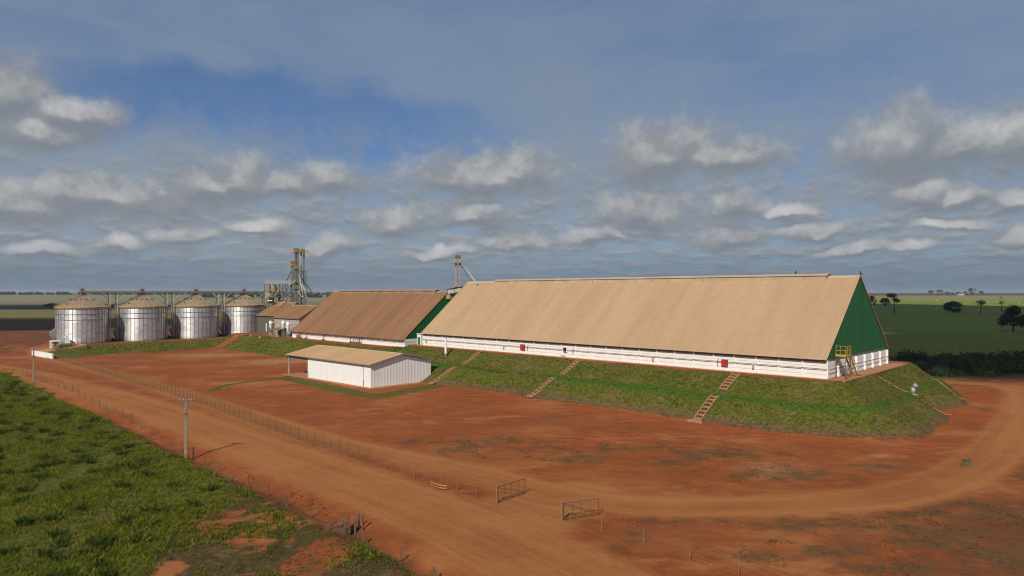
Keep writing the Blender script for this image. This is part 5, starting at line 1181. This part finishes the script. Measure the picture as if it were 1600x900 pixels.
# ------------------------------------------------------------------ trees
def leaf_cloud(centres, radii, n, size, seed, flat=.75):
    rg = np.random.default_rng(seed); C = np.array(centres); R = np.array(radii); p = R ** 2 / (R ** 2).sum(); idx = rg.choice(len(C), n, p=p)
    d = rg.normal(size=(n, 3)); d /= np.linalg.norm(d, axis=1)[:, None]; rad = R[idx] * (rg.uniform(0, 1, n) ** .45) * (1 + .18 * rg.normal(size=n)); P = C[idx] + d * rad[:, None] * np.array([1, 1, flat])
    a = rg.normal(size=(n, 3)); a /= np.linalg.norm(a, axis=1)[:, None]; b = np.cross(a, rg.normal(size=(n, 3))); b /= np.linalg.norm(b, axis=1)[:, None]; s = size * rg.uniform(.6, 1.4, n)[:, None]
    V = np.stack([P - a * s, P + b * s * .55, P + a * s, P - b * s * .55], 1).reshape(-1, 3); return V
def quads_mesh(name, V, mat):
    m = bpy.data.meshes.new(name); n = len(V) // 4; m.vertices.add(len(V)); m.vertices.foreach_set('co', V.ravel()); m.loops.add(n * 4); m.loops.foreach_set('vertex_index', np.arange(n * 4, dtype=np.int32)); m.polygons.add(n); m.polygons.foreach_set('loop_start', np.arange(0, n * 4, 4, dtype=np.int32)); m.update(calc_edges=True); m.materials.append(mat); return m
def tree(px, Y, h, cw, label, kind='round', seed=1, leafm='leafdark', n=1500, x=None, group=None, name='tree', trunk_f=.22):
    x = (px - 800) / F * Y if x is None else x; z = hz(x, Y); r = empty(name, (x, Y, z - .2), 0, label, 'tree', group); rg = random.Random(seed); t = MB(); C = []; R = []; tr = h * .028 + .08
    if kind == 'palm':
        th = h * .68; t.tube((0, 0, 0), (rg.uniform(-.3, .3), 0, th), tr * .8, tr * .5, 7); C = [(rg.uniform(-.12, .12) * cw, rg.uniform(-.1, .1) * cw, th + h * .06 * k) for k in range(3)]; R = [cw * .36] * 3
        for k in range(8):
            a = 2 * math.pi * k / 8; C.append((math.cos(a) * cw * .33, math.sin(a) * cw * .33, th + rg.uniform(-.08, .16) * h)); R.append(cw * .2)
        t.tube((0, 0, th * .98), (cw * .3, .1, th + h * .1), tr * .3, .04, 5); t.tube((0, 0, th * .95), (-cw * .32, .1, th + h * .08), tr * .3, .04, 5)
    elif kind == 'double':
        t.tube((0, 0, 0), (0, 0, h * .8), tr * .7, tr * .4, 7)
        for zz, s in ((h * .86, .42), (h * .60, .34)):
            for k in range(5): a = 2 * math.pi * k / 5; C.append((math.cos(a) * cw * s * .4 + (.15 if zz < h * .7 else -.2) * cw, math.sin(a) * cw * s * .4, zz + rg.uniform(-.05, .06) * h)); R.append(cw * s * .55)
            t.tube((0, 0, zz - h * .1), (.15 * cw, 0, zz), tr * .3, .05, 5)
    else:
        f = trunk_f; t.tube((0, 0, 0), (0.1, 0, h * f), tr * 1.3, tr, 8); m = 7
        for k in range(m):
            a = 2 * math.pi * k / m + rg.uniform(-.3, .3); rr = cw * rg.uniform(.22, .36); zz = h * rg.uniform(f + .10, .80); t.tube((0.1, 0, h * f * .92), (math.cos(a) * rr, math.sin(a) * rr, zz), tr * .5, .06, 6)
            C.append((math.cos(a) * rr, math.sin(a) * rr, zz)); R.append(cw * rg.uniform(.16, .22))
        for k in range(4): C.append((rg.uniform(-.15, .15) * cw, rg.uniform(-.15, .15) * cw, h * rg.uniform(.68, .84))); R.append(cw * .2)
    t.build('trunk', M['bark'], r, True); V = leaf_cloud(C, R, n, max(.28, cw * .035), seed, min(1.1, .95 * h / cw) if kind == 'round' else .8)
    o = link('crown', quads_mesh('crown', V, M[leafm]), r); return r
tree(1362, 1010, 18, 15, 'dark round tree half hidden by the right edge of the green gable', seed=2)
tree(1382.5, 1060, 14.5, 18, 'dark round tree standing alone just right of the green gable', seed=3)
tree(1397, 720, 23.5, 14, 'tall thin tree with two tufts of leaves, tallest on the pasture skyline', 'double', 4, n=1200)
tree(1488, 745, 13, 20, 'broad dark tree in the middle of the pasture, left of the palm', seed=5, n=2200, trunk_f=.15)
tree(1532, 700, 16.5, 10, 'slender palm-like tree with one round tuft, in the middle of the right pasture', 'palm', 6, n=900)
tree(1565, 820, 15, 9, 'small sparse palm-like tree on the right, behind the large dark tree', 'palm', 7, n=350)
tree(1583, 400, 15, 15, 'large dark tree near the right edge of the view, nearest on the pasture', seed=8, n=3200, trunk_f=.2)
tree(1603, 405, 9, 8, 'smaller dark tree at the very right edge of the view', seed=9, n=900)
tree(1564, 1900, 9, 11, 'tiny lone tree on the tan field near the horizon', seed=10, n=300)
for i, (px, h, w, lab) in enumerate(((1455, 17, 26, 'leftmost tree of the horizon grove'), (1468, 18, 28, 'second tree from the left in the horizon grove'), (1480, 11, 22, 'low tree in the left dip of the horizon grove'), (1497, 11, 24, 'low wide tree beside the tiny white farmhouse'), (1509, 12, 20, 'small tree at the foot of the biggest horizon tree'), (1519, 25, 34, 'biggest tree of the horizon grove'), (1534, 14, 26, 'tree at the right end of the horizon grove'), (1488, 9, 16, 'smallest tree between the two halves of the horizon grove'))):
    tree(px, 2950, h * 1.35, w * 1.15, lab, seed=20 + i, leafm='leafblue', n=700, group='grove of trees on the horizon', trunk_f=.1)
tree(1543, 2960, 9, 9, 'tiny separate tree right of the horizon grove', seed=31, leafm='leafblue', n=200, group='grove of trees on the horizon')
x, y = (1501 - 800) / F * 2900, 2900; r = empty('farmhouse', (x, y, hz(x, y)), .2, 'tiny white farmhouse among the horizon grove', 'house'); MB().box(-14, 14, -5, 5, -1, 4).build('wall', M['white'], r); MB().prism([(-6, 4), (0, 7), (6, 4)], -15, 15, 'x').build('roof', M['ridge_brown'], r)
for i, (px, Y, w, h, lab) in enumerate(((80, 985, 26, 7, 'low dark bush clump in the field left of the leftmost silo'), (180, 900, 20, 8, 'dark bush seen in the gap between the first two silos'))):
    tree(px, Y, h, w, lab, seed=40 + i, n=1200, trunk_f=.05, name='bush')
# shrub belt behind the embankment and far woods: nobody could count these
def belt():
    rg = random.Random(5); C = []; R = []
    for i in range(330):
        Y = rg.uniform(182, 232); X = rg.uniform(88, 215); z = hz(X, Y)
        edge = (Y - 182) / 50; s = (rg.uniform(1.0, 2.9) if (Y < 205 or X > 118) else rg.uniform(.5, 1.2)) * (.35 + 1.25 * float(fbm(np.array([X]), np.array([Y]), 13, 3, 88)[0]))
        if 206 < Y < 226 and X < 135: continue
        if Y > 226 and X < 128: continue
        C.append((X, Y, z + s * .35)); R.append(s)
    V = leaf_cloud(C, R, 46000, .42, 77, .75); tag(link('shrub_belt', quads_mesh('shrub_belt', V, M['leaf'])), 'dense dark shrubs beyond the right end of the embankment', None, None, 'stuff')
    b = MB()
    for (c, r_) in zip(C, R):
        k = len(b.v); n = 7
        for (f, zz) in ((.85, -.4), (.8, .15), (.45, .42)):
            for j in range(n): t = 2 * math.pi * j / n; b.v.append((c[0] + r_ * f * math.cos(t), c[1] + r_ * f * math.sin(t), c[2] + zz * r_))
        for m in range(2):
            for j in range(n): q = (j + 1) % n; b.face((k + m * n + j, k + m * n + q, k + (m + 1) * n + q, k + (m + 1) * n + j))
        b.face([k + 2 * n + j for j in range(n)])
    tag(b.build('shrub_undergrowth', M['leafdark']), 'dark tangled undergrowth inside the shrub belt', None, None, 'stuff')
belt()
def wood(x0, x1, Y, h, n, seed, label):
    rg = random.Random(seed); C = []; R = []
    for i in range(int(abs(x1 - x0) / 16)):
        X = x0 + (x1 - x0) * (i + rg.random()) / (abs(x1 - x0) / 16); yy = Y + rg.uniform(-60, 60); s = h * rg.uniform(.7, 1.05); C.append((X, yy, hz(X, yy) + s * .45)); R.append(s * .62)
        C.append((X + rg.uniform(-8, 8), yy + 10, hz(X, yy) + s * .15)); R.append(s * .6)
    V = leaf_cloud(C, R, n, 3.4, seed, .85); tag(link('far_wood', quads_mesh('far_wood', V, M['leafblue'])), label, None, None, 'stuff')
wood(-3300, -560, 3200, 13.5, 60000, 3, 'long dark wood along the left horizon')
wood(-1050, -560, 2300, 14, 9000, 4, 'dark wood on the horizon behind the elevator tower')
# stubble edge of the tall crop on the left
# ------------------------------------------------------------------ cattle
def cow_mesh():
    b = MB(); b.tube((-.75, 0, 1.05), (-.2, 0, 1.0), .26, .36, 8); b.tube((-.2, 0, 1.0), (.5, 0, 1.08), .36, .33, 8); b.tube((.5, 0, 1.1), (.95, 0, 1.35), .24, .15, 8); b.tube((.9, 0, 1.38), (1.3, 0, 1.15), .14, .09, 7); b.tube((.35, 0, 1.35), (.5, 0, 1.6), .18, .06, 6)
    for sx in (-.6, .45):
        for sy in (-.18, .18): b.tube((sx, sy, .95), (sx + .03, sy, .5), .12, .07, 6); b.tube((sx + .03, sy, .5), (sx, sy, 0), .065, .06, 6)
    b.tube((-.8, 0, 1.2), (-.92, 0, .5), .04, .03, 4); b.prism([(.88, 1.42), (.84, 1.5), (.95, 1.46)], -.28, .28); return b.mesh('cow', M['cow'], True)
cm = cow_mesh()
CL = ['white cow in the bright strip, leftmost of the herd', 'white cow in the bright strip, second from the left', 'white cow in the bright strip, above the broad dark tree on its left', 'white cow in the bright strip, just above the left side of the broad dark tree',
 'white cow in the dark pasture, a little left of the broad dark tree', 'white cow in the dark pasture, lowest and left of the broad dark tree', 'white cow beside the crown of the slender palm-like tree', 'left one of three white cows close together right of the palm-like tree', 'middle one of three white cows close together right of the palm-like tree', 'right one of three white cows close together, by the sparse palm-like tree',
 'white cow just right of the sparse palm-like tree', 'white cow nearest the right edge of the view', 'white cow at the foot of the slender palm-like tree', 'white cow just left of the large dark tree']
cattle = [(1430, 470), (1446, 471), (1464, 470.5), (1479, 472), (1463, 484.5), (1453, 488.8), (1525, 469.5), (1544, 473), (1549, 473.2), (1558, 473), (1577, 471), (1592, 474), (1529, 487), (1560, 487)]
for i, (px, py) in enumerate(cattle):
    z = 0 
    for _ in range(6): X, Y = U(px, py, z); z = float(sstep(np.array([Y]), 1200, 3500)[0] * 13)
    o = link('cow', cm, None, (X, Y, hz(X, Y)), i * 1.3, (1.5, 1.5, 1.5)); tag(o, CL[i], 'cow', 'white cattle scattered over the right pasture')
# ------------------------------------------------------------------ real cumulus clouds overhead, whose shadows darken the far fields
def cloud(gx, gy, rx, ry, alt, label, seed, thick=.28):
    t = alt / SUN_TO.z; c = Vector((gx, gy, 0)) + SUN_TO * t; n_u, n_v = 96, 28; V = []; Fc = []
    for j in range(n_v + 1):
        ph = -math.pi / 2 + math.pi * j / n_v
        for i in range(n_u):
            th = 2 * math.pi * i / n_u; V.append((math.cos(ph) * math.cos(th), math.cos(ph) * math.sin(th), math.sin(ph)))
    A = np.array(V); x = A[:, 0] * rx; y = A[:, 1] * ry; k = .72 + .5 * fbm(x + seed * 500, y + 900, rx * .55, 4, seed) + .16 * (fbm(x + 77, y, 60, 3, seed + 3) - .5)
    z = A[:, 2] * rx * thick * (.7 + .8 * fbm(x, y + 300, 130, 3, seed + 9)); z = np.where(z < 0, z * .3, z); P = np.stack([x * k, y * k, z], -1)
    for j in range(n_v):
        for i in range(n_u): q = (i + 1) % n_u; Fc.append((j * n_u + i, j * n_u + q, (j + 1) * n_u + q, (j + 1) * n_u + i))
    m = bpy.data.meshes.new('cloud'); m.from_pydata(P.tolist(), [], Fc); m.polygons.foreach_set('use_smooth', [True] * len(Fc)); m.materials.append(M['cloud']); m.update()
    tag(link('cloud', m, None, c), label, 'cloud', 'cumulus clouds overhead')
M['cloud'] = surf('cloud_white', (.85, .86, .88), (.80, .81, .84), .01, 1.0, spec=0)

cloud(470, 800, 430, 600, 900, 'huge flat-based cumulus overhead whose shadow darkens the right pasture', 1)
cloud(192, 264, 150, 102, 900, 'medium cumulus overhead whose shadow lies on the shrub belt', 2)
cloud(-450, 470, 260, 90, 900, 'long cumulus overhead shading the dark crop left of the silos', 4)
cloud(-900, 1010, 640, 110, 950, 'long narrow cumulus overhead shading the far left fields', 5)
def haze():
    m = bpy.data.materials.new('haze_air'); m.use_nodes = True; t = m.node_tree; t.nodes.clear(); o = t.nodes.new('ShaderNodeOutputMaterial'); v = t.nodes.new('ShaderNodeVolumePrincipled')
    v.inputs['Color'].default_value = (.80, .87, .95, 1); v.inputs['Density'].default_value = 6e-5; v.inputs['Anisotropy'].default_value = .1; t.links.new(v.outputs[0], o.inputs['Volume'])
    b = MB(); b.box(-14500, 14500, -14500, 14500, -3, 75); ob = b.build('haze', m); tag(ob, 'thin bluish haze over the whole plain', None, None, 'stuff')
haze()
